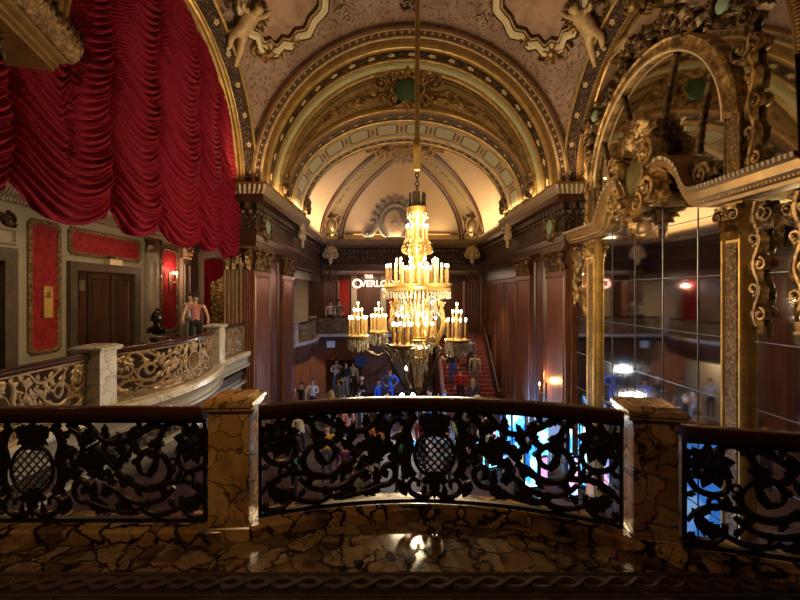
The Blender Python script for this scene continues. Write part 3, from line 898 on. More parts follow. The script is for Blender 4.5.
# wall closing the promenade, with a wide opening
mb = MB(); mb.box((PW, 15.0, 0), (-6.95, 15.3, 4.0)); mb.box((-5.55, 15.0, 0), (XL - .6, 15.3, 4.0)); mb.box((-6.95, 15.0, 2.85), (-5.55, 15.3, 4.0))
struct('wall_promenade_end', mb, 'stone_wall')
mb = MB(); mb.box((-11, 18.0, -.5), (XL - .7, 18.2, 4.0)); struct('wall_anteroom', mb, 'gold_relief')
mb = MB(); mb.box((-11, 15.2, -.45), (-5.9, 18.0, 0)); struct('floor_anteroom', mb, 'carpet')
mb = MB(); mb.box((-11, 15.3, 3.6), (-5.9, 18.0, 3.7)); struct('ceiling_anteroom', mb, 'cream_ceiling')

# ---- floor and curb of the gallery in front of the camera
def arc_path(p0, pm, p1, n=24):
    out = []
    for i in range(n + 1):
        t = i / n
        out.append(((1 - t) * (1 - 2 * t) * p0[0] + 4 * t * (1 - t) * pm[0] + t * (2 * t - 1) * p1[0],
                    (1 - t) * (1 - 2 * t) * p0[1] + 4 * t * (1 - t) * pm[1] + t * (2 * t - 1) * p1[1]))
    return out
PATH_C = arc_path((-.955, 2.85), (.31, 3.06), (1.57, 2.72))
PATH_L = [(XL + .1 + (3.95 + XL + .1 - XL - .1 - 1.25 + 0) * 0 + (-1.25 - XL - .1) * i / 20, 2.80) for i in range(21)]
PATH_R = [(1.84 + (XR - 1.84) * i / 20, 2.54 - .27 * (XR - 1.84) * i / 20) for i in range(21)]
edge = PATH_L + PATH_C + PATH_R
mb = MB()
poly = [(x, y + .16) for x, y in edge] + [(XR, -3), (XL - .05, -3)]
mb.prism(poly, lambda u, v, n: (u, v, n), -.4, 0)
struct('floor', mb, 'floor_marble')
mb = MB()
pa = [mb.vert(p) for x, y in edge for p in ((x, y - .10, 0), (x, y - .10, .075), (x, y - .085, .09), (x, y + .16, .09), (x, y + .16, 0))]
for i in range(len(edge) - 1):
    for j in range(4): mb.face((pa[i*5+j], pa[i*5+j+1], pa[i*5+6+j], pa[i*5+5+j]))
trim(mb, 'curb_marble')
# ================================================================== BALUSTRADES
HWD, HHT = 185.0, 92.0
def panel_half(mb, f, hi=True):
    """one half (x from 0 to 185, y from 0 to 92) of the cast scroll panel; f maps panel units"""
    d = 2.2; sg = 6 if hi else 4; sb = 4 if hi else 2
    def st(p, a, b, m=0): mb.stroke(f, p, a * 1.22, b * 1.22, d, sg, sb, 0, mid=m)
    def lf(x, y, a, L, w, lobes=3, c=0.): mb.leaf(f, (x, y), radians(a), L, w, d * .9, lobes, c)
    # spiral round the end flower
    st([(120,40),(128,54),(130,68),(133,79),(139,87),(149,90.5),(159,86),(163,80)], 3, 2.4)
    st([(183,84),(184.5,72),(183,60),(176,49),(163,45.5),(153,50),(151,59),(156,65)], 2.8, 2)
    mb.flower(f, (166,71), 20, d * 1.2, 9)
    mb.flower(f, (166,71), 12, d * 2.0, 6, a0=.4)
    mb.ring(f, (145.5,53), 3.4, 1.5, d)
    mb.ring(f, (162,38.5), 5, 2.2, d)
    # large double spiral
    st([(86,44),(100,35),(118,28.5),(136,33),(142.5,46),(135,59),(120,63.5),(109.5,55),(112,45),(121,42),(128,48),(126,55)], 3.2, 2.2)
    mb.ring(f, (119,52), 9.5, 1.8, d)
    st([(136,34),(150,35),(164,35.5),(177,29),(184,20)], 2.8, 1.8)
    lf(156,12, 10, 26, 9, 4, .6); lf(170,17, 60, 14, 6); lf(178,9, -20, 10, 4)
    st([(154,22),(155,11),(163,4),(175,2.5),(184,6)], 2.4, 2)
    st([(74,33),(86,27),(96,20),(110,15.5),(126,16),(138,21),(147,30)], 3, 2)
    st([(112,13),(117,8),(126,5),(140,6),(153,11)], 3.2, 2)
    # hanging bow at the top
    st([(42,90),(54,90),(63,83),(71,75),(83,71),(98,73),(112,80),(127,90)], 2.6, 2.6)
    lf(118,84, 30, 20, 6, 3, .5); lf(100,74, 60, 15, 6); lf(88,72, -60, 16, 7, 3); lf(75,74, 90, 15, 6)
    lf(104,74, -80, 14, 6); lf(130,60, 180, 14, 5, 2); lf(133,72, 200, 16, 6, 3, -.4); lf(128,88, -30, 9, 4)
    # small volute beside the cartouche
    st([(51,26),(55.5,27.5),(55.5,33),(50,36),(44,32),(43.5,24),(50,17),(61,15),(74,11),(88,8),(104,6)], 3.2, 2.2)
    lf(62,14, -20, 22, 8, 3, .3); lf(88,10, 20, 20, 8, 3, .4); lf(74,22, 60, 20, 7, 3, -.5); lf(98,8, -5, 16, 5)
    lf(64,18, 100, 18, 6, 3, -.6)
    # leafy C scrolls flanking the lattice
    st([(20,86),(27,80),(31,68),(28,56),(31,44),(29,32),(22,24)], 3.4, 3.4, 1.5)
    for x, y, a in ((30,76,20),(31,66,-10),(30,56,35),(31,46,-15),(30,36,20),(27,28,-40),(24,82,60)): lf(x, y, a, 12, 5, 2, .8)
    st([(38,84),(46,80),(52,70),(50,58),(44,52),(40,58),(42,64)], 3, 2)
    lf(50,60, -60, 24, 8, 3, .7); lf(48,72, 20, 20, 8, 3, -.5); lf(58,62, -30, 22, 9, 3, -.6); lf(66,50, -70, 18, 7, 3, .6)
    lf(44,50, -100, 16, 7, 3, .5); lf(70,56, 10, 20, 7, 3, -.7); lf(36,88, -20, 16, 5)
    st([(66,66),(74,58),(84,48),(92,42)], 2.6, 2)
    lf(86,46, 60, 16, 6); lf(92,56, 20, 14, 6, 3, .8); lf(96,30, 120, 12, 5)
    # smaller leaves filling the ground
    for x, y, a, L in ((96,40,-40,14),(108,30,-70,12),(130,32,-60,12),(140,42,20,11),(112,62,150,13),(126,62,70,11),(150,36,60,12),(166,34,-60,11),(178,46,-30,10),(142,84,160,12),(136,70,170,10),(120,18,-100,10),(136,22,80,12),(146,12,120,11),(92,20,120,12),(80,30,100,12),(60,82,200,12),(76,70,-120,12),(92,70,100,13),(112,84,110,10),(40,40,10,14),(38,66,-30,12),(58,44,-20,16),(76,46,-60,14),(104,52,30,10),(172,24,30,12)):
        lf(x, y, a, L, L * .36, 3, .6)
    # bottom volutes
    st([(2,8),(8,4.5),(18,4),(26,8),(28.5,15),(24,21),(18,19),(18,14)], 2.6, 1.8)
    st([(30,6),(36,9),(40,15),(37,21)], 2.2, 1.6)
    lf(30,10, 60, 14, 5, 3, -.6); lf(12,5, 100, 12, 4)
    # shell and tassel
    mb.leaf(f, (0,66), radians(90), 25, 17, d * 1.4, 3); lf(4,72, 30, 18, 7, 3, .5); lf(3,84, -5, 18, 5, 3)
    mb.leaf(f, (0,28), radians(-90), 26, 9, d * 1.3, 3); lf(3,22, -20, 14, 5, 2, .4)
def lattice_half(mb, f):
    d = 1.2
    # oval frame and diagonal bars clipped to it
    ov = [(22 * cos(t) , 46.5 + 22.5 * sin(t)) for t in [-pi / 2 + pi * i / 12 for i in range(13)]]
    mb.stroke(f, ov, 2.2, 2.2, 1.8, 6, 1)
def lattice(mb, f):
    ov = [(22 * cos(t), 46.5 + 22.5 * sin(t)) for t in [2 * pi * i / 24 for i in range(25)]]
    mb.stroke(f, ov, 2.0, 2.0, 2.0, 6, 1)
    for k in range(-3, 4):
        for sg in (1, -1):
            c = k * 8.4; h = sqrt(max(0, 22 * 22 - (c / sqrt(2)) ** 2)) / sqrt(2) - .5
            mx, my = c / 2, 46.5 - sg * c / 2
            mb.stroke(f, [(mx - h, my - sg * h), (mx, my), (mx + h, my + sg * h)], 1.1, 1.1, 1.2, 4, 1)

class Along:
    """frame along a plan polyline"""
    def __init__(s, path):
        s.P = [Vector(p) for p in path]; s.L = [0.0]
        for a, b in zip(s.P, s.P[1:]): s.L.append(s.L[-1] + (b - a).length)
        s.len = s.L[-1]
    def at(s, t):
        i = 0
        while i < len(s.L) - 2 and s.L[i + 1] < t: i += 1
        k = (t - s.L[i]) / (s.L[i + 1] - s.L[i])
        p = s.P[i].lerp(s.P[i + 1], k); d = (s.P[i + 1] - s.P[i]).normalized()
        return p, d

def railing(name, path, z0, z1, matname, label, group, whole=True, hi=True, centre=None, railmat='handrail_wood', halves=(-1, 1), railw=.075, s0=None, scale=None):
    al = Along(path)
    c = al.len / 2 if centre is None else centre
    su = scale if scale else (al.len / 2) / HWD
    p, d = al.at(al.len / 2)
    root = empty(name, (p.x, p.y, z0), label, 'railing', group)
    rt = z1 - .075
    sv = (rt - z0 - .03) / HHT
    def fm(sg):
        def f(u, v, n):
            q, d = al.at(c + sg * u * su)
            nn = n * su * .9
            return (q.x - d.y * nn, q.y + d.x * nn, z0 + .015 + v * sv)
        return f
    mb = MB()
    for sg in halves: panel_half(mb, fm(sg), hi)
    mb.build('scrollwork', matname, root)
    mb = MB(); lattice(mb, fm(1)); mb.build('lattice', matname, root)
    # slim frame: bottom bar, top bar
    mb = MB()
    w = .016
    mb.sweep(path, [(-w, z0), (w, z0), (w, z0 + .03), (-w, z0 + .03), (-w, z0)], 1)
    mb.build('bottom_bar', matname, root)
    mb = MB(); mb.sweep(path, [(-w, rt - .03), (w, rt - .03), (w, rt + .01), (-w, rt + .01), (-w, rt - .03)], 1); mb.build('top_bar', matname, root)
    for t in (.012, al.len - .012):
        q, d = al.at(t)
        mb = MB(); mb.tube([(q.x, q.y, z0), (q.x, q.y, rt)], .014, 6); mb.build('end_bar', matname, root)
    mb = MB()
    r = railw
    prof = [(-r * .8, rt), (r * .8, rt), (r, rt + .025), (r, rt + .05), (r * .75, rt + .072), (r * .3, rt + .08), (-r * .3, rt + .08), (-r * .75, rt + .072), (-r, rt + .05), (-r, rt + .025), (-r * .8, rt)]
    mb.sweep(path, prof, 1)
    mb.build('handrail', railmat, root)
    return root

railing('balustrade', PATH_C, .10, .90, 'iron', 'bowed dark iron scroll balustrade under a wooden handrail between the two near marble posts', None, scale=1.285 / HWD)
LL = 2.48
railing('balustrade', PATH_L[:-1] + [(-1.30, 2.80)], .10, .90, 'iron', 'straight dark iron scroll balustrade left of the yellow marble post', None, centre=(-2.52 - PATH_L[0][0]), scale=1.25 / HWD)
lenR = Along(PATH_R).len
railing('balustrade', PATH_R, .10, .86, 'iron', 'dark iron scroll balustrade in front of the mirror, beside the dark veined marble post', None, centre=1.27, scale=1.25 / HWD)

def post(name, x, y, w, z0, h, m, label, cap_dir=0.0, capw=None, group=None):
    root = empty(name, (x, y, z0), label, 'post', group)
    R = Matrix.Rotation(cap_dir, 3, 'Z')
    def f(u, v, n):
        p = R @ Vector((u, v, 0)); return (x + p.x, y + p.y, z0 + n)
    def bx(mb, a, n0, n1, b=None, bev=.008):
        b = a if b is None else b
        rings = []
        for s_, z in ((a - bev, n0), (a, n0 + bev), (b, n1 - bev), (b - bev, n1)):
            rings.append([mb.vert(f(s_ * i, s_ * j, z)) for i, j in ((-1,-1),(1,-1),(1,1),(-1,1))])
        for q, r in zip(rings, rings[1:]):
            for k in range(4): mb.face((q[k], q[(k+1)%4], r[(k+1)%4], r[k]), sm=False)
        mb.face(rings[0][::-1], sm=False); mb.face(rings[-1], sm=False)
    hw = w / 2; cw = (capw or w * 1.22) / 2
    mb = MB(); bx(mb, hw * 1.06, 0, .10); mb.build('base', m, root)
    mb = MB(); bx(mb, hw, .10, h - .085); mb.build('shaft', m, root)
    mb = MB(); bx(mb, cw * .93, h - .085, h - .06); bx(mb, cw, h - .06, h - .028); bx(mb, cw * .96, h - .028, h, cw * .74, .004); mb.build('cap', m, root)
    return root
post('marble_post', -1.125, 2.86, .27, 0, .98, 'post_marble', 'near square marble post in warm yellow stone, lit brightest of the near posts', radians(3), .35)
post('marble_post', 1.735, 2.72, .26, 0, .96, 'dark_post_marble', 'near square brown veined marble post with a sloped cap, standing before the mirror', radians(-12), .36)

# ---- promenade balcony on the left
bow = arc_path((XL + .04, 5.9), (XL + .44, 7.55), (XL + .04, 9.25), 28)
PB1 = [(XL + .02, 2.98 + (5.44 - 2.98) * i / 12) for i in range(13)]
PB3 = [(XL + .02, 9.66 + (11.3 - 9.66) * i / 8) for i in range(9)]
GR = 'gilded balcony railings of the promenade'
railing('balcony_railing', bow, .06, .88, 'gilded_iron', 'bowed gilded scroll railing between the two white marble posts under the curtain', None, hi=True)
railing('balcony_railing', PB1, .06, .88, 'gilded_iron', 'straight gilded scroll railing nearest the camera, in front of the dark doorway and brass plate', None)
railing('balcony_railing', PB3, .06, .88, 'gilded_iron', 'short gilded scroll railing between the far white post and the fluted pilaster', None, hi=False)
post('balcony_post', XL + .02, 5.65, .34, 0, .97, 'white_marble', 'white grey veined marble post before the elevator doors, nearer of the two on the balcony', 0, .46)
post('balcony_post', XL + .02, 9.47, .30, 0, .97, 'white_marble', 'slim white marble post at the far end of the bowed gilded railing', 0, .42)
# moulded stone ledge under the balcony
led = [(XL + .02, 2.98)] + [(XL + .02, 5.4)] + arc_path((XL + .02, 5.6), (XL + .46, 7.55), (XL + .02, 9.5), 28) + [(XL + .02, 11.35)]
mb = MB(); mb.sweep(led, [(-.5, .06), (.14, .06), (.17, .03), (.17, -.05), (.13, -.08)], -1); trim(mb, 'white_marble')
mb = MB(); mb.sweep(led, [(.13, -.08), (.10, -.12), (.10, -.26), (.15, -.28), (.15, -.33), (.09, -.36)], -1); trim(mb, 'ledge_stone')
mb = MB(); mb.sweep(led, [(.09, -.36), (.02, -.42), (.0, -.55), (-.03, -.74)], -1); trim(mb, 'bronze_relief')
mb = MB(); mb.sweep(led, [(-.03, -.74), (.04, -.76), (.05, -.82), (-.02, -.86), (-.06, -1.0), (-.2, -1.2), (-.3, -1.25)], -1); trim(mb, 'ledge_stone')
mb = MB(); mb.box((XL - .5, 5.3, -.45), (XL + .05, 11.4, .05)); struct('floor_balcony', mb, 'carpet')

# ---- balcony of the far bay on the left
led2 = [(XL + .02, 16.4), (XL + .02, 17.0)] + arc_path((XL + .02, 17.2), (XL + .5, 19.1), (XL + .02, 21.0), 16) + [(XL + .02, YG)]
mb = MB(); mb.sweep(led2, [(-.5, GAL + .06), (.14, GAL + .06), (.16, GAL), (.12, GAL - .1)], -1); trim(mb, 'white_marble')
mb = MB(); mb.sweep(led2, [(.12, GAL - .1), (.08, GAL - .3), (.02, GAL - .5), (-.1, GAL - .85), (-.3, GAL - 1.0)], -1); trim(mb, 'mahogany')
bow2 = arc_path((XL + .04, 17.28), (XL + .46, 19.1), (XL + .04, 20.86), 16)
railing('balcony_railing', bow2, GAL + .06, GAL + .92, 'gilded_iron', 'small far bowed gilded railing between slim white posts, beyond the wooden pilasters', None, hi=False)
railing('balcony_railing', [(XL + .02, 16.45), (XL + .02, 16.9)], GAL + .06, GAL + .92, 'gilded_iron', 'sliver of gilded railing just beyond the wooden pilasters, before the far bowed railing', None, hi=False, scale=.22 / HWD)
post('balcony_post', XL + .02, 17.08, .26, GAL, .98, 'white_marble', 'small white post at the near end of the far bowed railing', 0, .36)
post('balcony_post', XL + .02, 21.06, .26, GAL, .98, 'white_marble', 'small white post at the far end of the far bowed railing', 0, .36)
railing('gallery_railing', [(-3.95, YG + .1), (-1.3, YG + .1)], GAL + .03, GAL + .95, 'gilded_iron', 'dim scroll railing of the end gallery under the two standing people', None, hi=False)
railing('gallery_railing', [(-1.2, YG + .1), (1.9, YG + .1)], GAL + .03, GAL + .95, 'gilded_iron', 'dim scroll railing of the end gallery behind the chandelier', None, hi=False)
mb = MB(); mb.sweep([(-4.15, YG), (2.15, YG)], [(0, GAL + .02), (.06, GAL + .02), (.06, GAL - .12), (0, GAL - .12)], -1); trim(mb, 'white_marble')
# ================================================================== PILASTERS
def capital(mb, f, w, h, d):
    """gilded composite capital: leaves, volutes, abacus; u in [-w/2,w/2], v in [0,h], n outwards"""
    for k in range(4):
        u = (k - 1.5) * w / 4
        mb.leaf(f, (u, 0), pi / 2, h * .55, w * .14, d * .5, 3, 0, d * .3)
    for k in range(3):
        u = (k - 1) * w / 3
        mb.leaf(f, (u, h * .25), pi / 2, h * .5, w * .13, d * .6, 3, 0, d * .55)
    for sg in (-1, 1):
        mb.volute(f, (sg * w * .40, h * .70), h * .19, pi / 2, 1.4, h * .05, d * .45, -sg, d * .8)
        mb.volute(f, (sg * w * .13, h * .66), h * .12, pi / 2, 1.2, h * .035, d * .35, sg, d * .7)
    mb.flower(f, (0, h * .86), h * .13, d * .4, 6, d * .9)
    mb.prism([(-w * .54, h * .88), (w * .54, h * .88), (w * .57, h), (-w * .57, h)], f, 0, d * 1.1)
def pilaster(x, sgn, y0, y1, label, fluted=False, m='mahogany', group=None):
    w = y1 - y0; yc = (y0 + y1) / 2
    root = empty('pilaster', (x, yc, LOB), label, 'pilaster', group)
    f = lambda u, v, n: (x + sgn * n, yc + u, LOB + v)
    H = 2.38 - LOB
    mb = MB(); mb.prism([(-w / 2, .5), (w / 2, .5), (w / 2, H), (-w / 2, H)], f, -.02, .10)
    panel_on(mb, lambda u, v, n: f(u, v, n + .10), -w / 2 + .1, w / 2 - .1, .7, H - .15, .07, .03)
    mb.build('shaft', m, root)
    mb = MB(); mb.prism([(-w * .54, 0), (w * .54, 0), (w * .54, .4), (w * .5, .5), (-w * .5, .5), (-w * .54, .4)], f, -.02, .16); mb.build('plinth', m, root)
    mb = MB(); capital(mb, lambda u, v, n: f(u, H + v, n + .06), w * .94, .64, .15); mb.build('capital', 'gilt_dark', root)
    return root
for sgn, X in ((1, XL + .1), (-1, XR - .1)):
    side = 'curtain' if sgn > 0 else 'mirror'
    pilaster(X, sgn, 11.55, 13.15, 'wide mahogany pilaster with gilded capital closest to the %s' % side)
    pilaster(X, sgn, 14.55, 16.2, 'mahogany pilaster with gilded capital second from the %s' % side)
# narrow panelled strip between the pilasters
for sgn, X in ((1, XL + .1), (-1, XR - .1)):
    mb = MB(); f = lambda u, v, n: (X + sgn * n, u, v)
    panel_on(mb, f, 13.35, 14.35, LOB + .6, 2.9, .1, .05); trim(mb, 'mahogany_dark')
# fluted pilaster facing the near bay, beside the curtain
root = empty('fluted_pilaster', (XL - .2, 11.36, LOB), 'pale fluted pilaster with gilded capital at the edge of the red curtain', 'pilaster')
ff = frontframe(11.36)
mb = MB(); flutes(mb, lambda u, v, n: ff(u, v, n + .02), XL - .58, XL + .0, LOB, 2.38, 5, .05); mb.build('shaft', 'fluted_oak', root)
mb = MB(); flutes(mb, lambda u, v, n: ff(u, v, n + .03), XL + .0, XL + .2, LOB, 2.38, 3, .03); mb.build('edge_flutes', 'mahogany', root)
mb = MB(); capital(mb, lambda u, v, n: ff(u + XL - .2, 2.38 + v, n + .02), .8, .64, .12); mb.build('capital', 'gilt_dark', root)
# corner pilasters of the end wall
for sgn, nm in ((-1, 'beside the far bowed balcony'), (1, 'in the corner by the red staircase')):
    xc = AX + sgn * 4.05
    root = empty('corner_pilaster', (xc, 23.3, LOB), 'dark wooden corner pilaster at the end wall ' + nm, 'pilaster')
    mb = MB(); mb.box((xc - .42, 22.9, LOB), (xc + .42, 23.55, 2.38))
    f = frontframe(22.9, xc, 0)
    flutes(mb, lambda u, v, n: f(u, v, n + .03), -.34, .34, LOB + .5, 2.3, 4, .03)
    mb.build('shaft', 'mahogany', root)
    mb = MB(); capital(mb, lambda u, v, n: f(u, 2.38 + v, n), .8, .62, .14); mb.build('capital', 'gilt_dark', root)

# friezes: green cabochon blocks and pale shell brackets on the entablature
def cartouche(mb, f, w, h, d):
    """scrolled surround for a cabochon of half width w, half height h"""
    for sx in (-1, 1):
        for sy in (-1, 1):
            mb.volute(f, (sx * w * 1.05, sy * h * .75), w * .42, pi / 2 * sy, 1.3, w * .13, d, sx * -sy, d * .3)
        mb.stroke(f, [(sx * w * .9, -h * .55), (sx * w * 1.15, 0), (sx * w * .9, h * .55)], w * .14, w * .14, d, 6, 4, d * .2)
        mb.leaf(f, (sx * w * .35, h * .95), pi / 2 - sx * .7, w * .8, w * .3, d, 3, -sx * .8, d * .3)
        mb.leaf(f, (sx * w * .3, -h * .95), -pi / 2 + sx * .7, w * .7, w * .25, d, 3, sx * .8, d * .3)
    mb.leaf(f, (0, h * .9), pi / 2, w * .9, w * .5, d * 1.3, 4, 0, d * .4)
    mb.leaf(f, (0, -h * .9), -pi / 2, w * .7, w * .35, d * 1.2, 3, 0, d * .4)
for sgn, X, nm in ((1, XL + PX, 'beside the curtain'), (-1, XR - PX, 'beside the mirror')):
    f0 = lambda u, v, n: (X + sgn * (n + .05), 12.3 + u, 3.72 + v)
    root = empty('frieze_medallion', (X, 12.3, 3.72), 'green medallion in a scroll frame on the frieze ' + nm, 'medallion')
    mb = MB(); cartouche(mb, f0, .30, .26, .07); mb.build('scroll_frame', 'gilt_dark', root)
    mb = MB(); mb.lathe([(.0, .075), (.16, .06), (.25, .02), (.27, 0)][::-1], (0, 0, 0), 20, 0, 'x'); 
    mb.v = [f0(q[1], q[2], q[0]) for q in mb.v]; mb.build('cabochon', 'cabochon_pale', root)
def shell_bracket(f, c, sc, label, m='cream_gold'):
    root = empty('shell_bracket', c, label, 'bracket')
    mb = MB()
    for k in range(7): mb.leaf(f, (0, 0), radians(30 + 20 * k), .34 * sc, .075 * sc, .06 * sc, 2)
    mb.build('shell', m, root)
    mb = MB()
    for sg in (-1, 1):
        mb.volute(f, (sg * .16 * sc, -.08 * sc), .13 * sc, pi / 2, 1.4, .04 * sc, .06 * sc, -sg)
    mb.leaf(f, (0, -.05 * sc), -pi / 2, .4 * sc, .12 * sc, .07 * sc, 3)
    mb.build('scrolls', m, root)
for sgn, X, nm in ((1, XL + PX + .32, 'over the left pilaster pair'), (-1, XR - PX - .32, 'over the pilaster pair nearest the mirror')):
    shell_bracket(lambda u, v, n: (X + sgn * n, 15.9 + u, 4.05 + v), (X, 15.9, 4.05), 1.25, 'pale shell bracket under the cornice ' + nm)
for sgn, nm in ((-1, 'above the far balcony'), (1, 'above the red staircase')):
    xc = AX + sgn * 4.02
    shell_bracket(lambda u, v, n: (xc + u, YE - .85 - n, 3.95 + v), (xc, YE - .85, 3.95), 1.5, 'pale shell bracket on the corner of the end wall entablature ' + nm)
# gilded foot scrolls where the arch lands on the cornice
for sgn, nm in ((-1, 'on the curtain side'), (1, 'on the mirror side')):
    for y, sc, wh, hx in ((12.9, 1.0, 'nearer', 4.02), (15.7, .8, 'farther', 3.9)):
        xx = AX + sgn * hx
        root = empty('arch_foot_ornament', (xx, y, Z0), 'gilded scroll at the foot of the great arch, the %s one %s' % (wh, nm), 'ornament')
        f = lambda u, v, n: (xx - sgn * (.12 + n) + .0 * u, y + u, Z0 + .02 + v)
        mb = MB(); mb.volute(f, (-.05, .26 * sc), .22 * sc, -pi / 2, 1.6, .07 * sc, .10 * sc, 1); mb.volute(f, (.16, .62 * sc), .15 * sc, -pi / 2, 1.5, .05 * sc, .08 * sc, -1); mb.build('scrolls', 'gilt_dark', root)
        mb = MB()
        for k in range(5): mb.leaf(f, (-.1 + .07 * k, .3 * sc), radians(60 + 20 * k), .5 * sc, .1 * sc, .08, 3, .5)
        mb.build('leaves', 'gilt_dark', root)

# ================================================================== LUNETTE RELIEF
fl = lambda u, v, n: (AX + u, 13.04 - n, Z0 + v)
root = empty('lunette_cartouche', (AX, 13.0, Z0 + 3.5), 'dark green oval cartouche in gilded scrolls at the top of the great arch', 'cartouche')
mb = MB(); cartouche(mb, lambda u, v, n: fl(u, v + 3.50, n + .08), .46, .40, .13)
for sx in (-1, 1):
    mb.volute(lambda u, v, n: fl(u, v, n + .1), (sx * .86, 3.72), .26, pi / 2, 1.7, .07, .1, -sx)
    mb.stroke(lambda u, v, n: fl(u, v, n + .1), [(sx * .86, 3.98), (sx * .5, 3.92), (sx * .3, 3.98)], .07, .05, .09)
    mb.volute(lambda u, v, n: fl(u, v, n + .1), (sx * .8, 3.26), .17, -pi / 2, 1.4, .05, .08, sx)
mb.build('scroll_frame', 'gilt', root)
mb = MB()
r = [(.46, 0), (.44, .06), (.36, .12), (.2, .17), (.0, .18)]
for i in range(len(r)): pass
mb.lathe([(a, b) for a, b in r], (0, 0, 0), 24, 0, 'z'); mb.v = [fl(q[0], 3.5 + q[1] * .92, q[2] + .08) for q in mb.v]
mb.build('cabochon', 'cabochon_green', root)
for sx, nm in ((-1, 'on the curtain side'), (1, 'on the mirror side')):
    # foliage in polar coordinates of the crescent
    def fp(u, v, n):
        t = pi / 2 - sx * u
        a = 4.0 + .0 * v; lo = LB + .16; hi = 3.92
        rr = lo + (hi - lo) * v
        # crescent: lower ellipse to upper circle
        x = a * cos(t); zlo = (LB + .17) * sin(t); zhi = sqrt(max(0, 3.9 ** 2 - x * x))
        return (AX + x, 13.05 - n, Z0 + zlo + (zhi - zlo) * v)
    root = tag(None or bpy.data.objects.new('lunette_relief', None), 'gilded leaf scroll relief in the crescent of the great arch ' + nm, 'relief')
    root.location = (AX + sx * 2, 13.05, Z0 + 3); COL.objects.link(root)
    mb = MB(); P = []
    for i in range(41):
        u = .26 + .92 * i / 40; P.append((u, .5 + .30 * sin((u - .26) * 17)))
    mb.stroke(fp, P, .03, .012, .06, 6, 1)
    k = 0
    for u in (.33, .50, .69, .87, 1.03):
        s_ = 1 if k % 2 == 0 else -1
        mb.volute(fp, (u, .5 - s_ * .08), .075 - .008 * k, s_ * pi / 2, 1.5, .022, .07, -s_)
        k += 1
    mb.build('scroll_stem', 'gilt', root)
    mb = MB(); rn = random.Random(3)
    for i in range(40):
        u = .25 + 1.0 * i / 40
        mb.leaf(fp, (u, rn.uniform(.2, .8)), rn.uniform(-2.4, 2.4), .11, .045, .05, 2, rn.uniform(-1, 1))
    mb.build('leaves', 'gilt', root)
# shell at the crown of the dome
root = empty('crown_shell', (AX - .1, 16.3, Z0 + 2.85), 'large gilded shell relief at the crown of the cream dome behind the arch', 'ornament')
fs = lambda u, v, n: (AX + u, 16.2 + (-v) * 1.9, domez(u, 16.2 - v * 1.9) - .05 - n)
mb = MB()
for k in range(9): mb.leaf(fs, (0, .02), radians(-90 + (k - 4) * 17), 1.05, .17, .10, 3)
mb.build('shell', 'gilt', root)
mb = MB()
for sx in (-1, 1):
    mb.volute(fs, (sx * .95, -.25), .30, pi / 2, 1.5, .08, .1, -sx); mb.leaf(fs, (sx * .4, -.1), radians(-60 if sx > 0 else -120), .9, .2, .1, 3, sx * .8)
    mb.leaf(fs, (sx * 1.1, -.1), 0 if sx > 0 else pi, .5, .14, .08, 3)
mb.build('scrolls', 'gilt', root)
# clock-like grey cartouche at the foot of the dome
fd = lambda u, v, n: (AX - .35 + u, DY0 + DD * sqrt(max(.05, 1 - (max(0, v + .12) / DB) ** 2)) - .12 - n, Z0 + .12 + v)
root = empty('dome_cartouche', (AX - .35, YE - .7, Z0), 'grey plaster cartouche with round boss at the foot of the dome', 'cartouche')
mb = MB()
for k in range(11):
    a = radians(8 + 16.4 * k)
    mb.leaf(fd, (cos(a) * .98, .66 + sin(a) * .88), a, .45, .22, .12, 2)
for sx in (-1, 1):
    mb.stroke(fd, [(sx * 1.75, .08), (sx * 1.35, .18), (sx * 1.1, .55), (sx * .95, 1.0)], .16, .12, .16); mb.volute(fd, (sx * 1.6, .2), .24, pi / 2, 1.4, .08, .14, -sx)
mb.build('scroll_frame', 'plaster_grey', root)
mb = MB(); mb.prism([(1.0 * cos(t), max(.02, .72 + .92 * sin(t))) for t in [2 * pi * i / 28 for i in range(28)]], fd, -.1, .06); mb.ring(fd, (0, .72), .86, .08, .1, .08, 28); mb.build('panel', 'plaster_grey', root)
mb = MB(); mb.lathe([(.62, 0), (.62, .06), (.5, .12), (.2, .17), (0, .18)], (0, 0, 0), 24); mb.v = [fd(q[0], .74 + q[1], q[2] + .06) for q in mb.v]; mb.flower(fd, (0, .74), .34, .07, 8, .2); mb.build('boss', 'cream_ceiling', root)
for sx, nm in ((-1, 'towards the balcony'), (1, 'towards the staircase')):
    xx = AX + sx * 3.85; yy = 21.9
    f = lambda u, v, n: (xx + u, yy - n, Z0 + .04 + v)
    root = empty('rib_shield', (xx, yy, Z0), 'gilded shield and scrolls at the foot of the dome rib ' + nm, 'ornament')
    mb = MB(); cartouche(mb, lambda u, v, n: f(u, v + .62, n), .36, .46, .14); mb.build('scroll_frame', 'gilt_dark', root)
    mb = MB(); mb.ball((xx, yy, Z0 + .66), (.28, .12, .36), 14, 8); mb.build('shield', 'aged_brass', root)

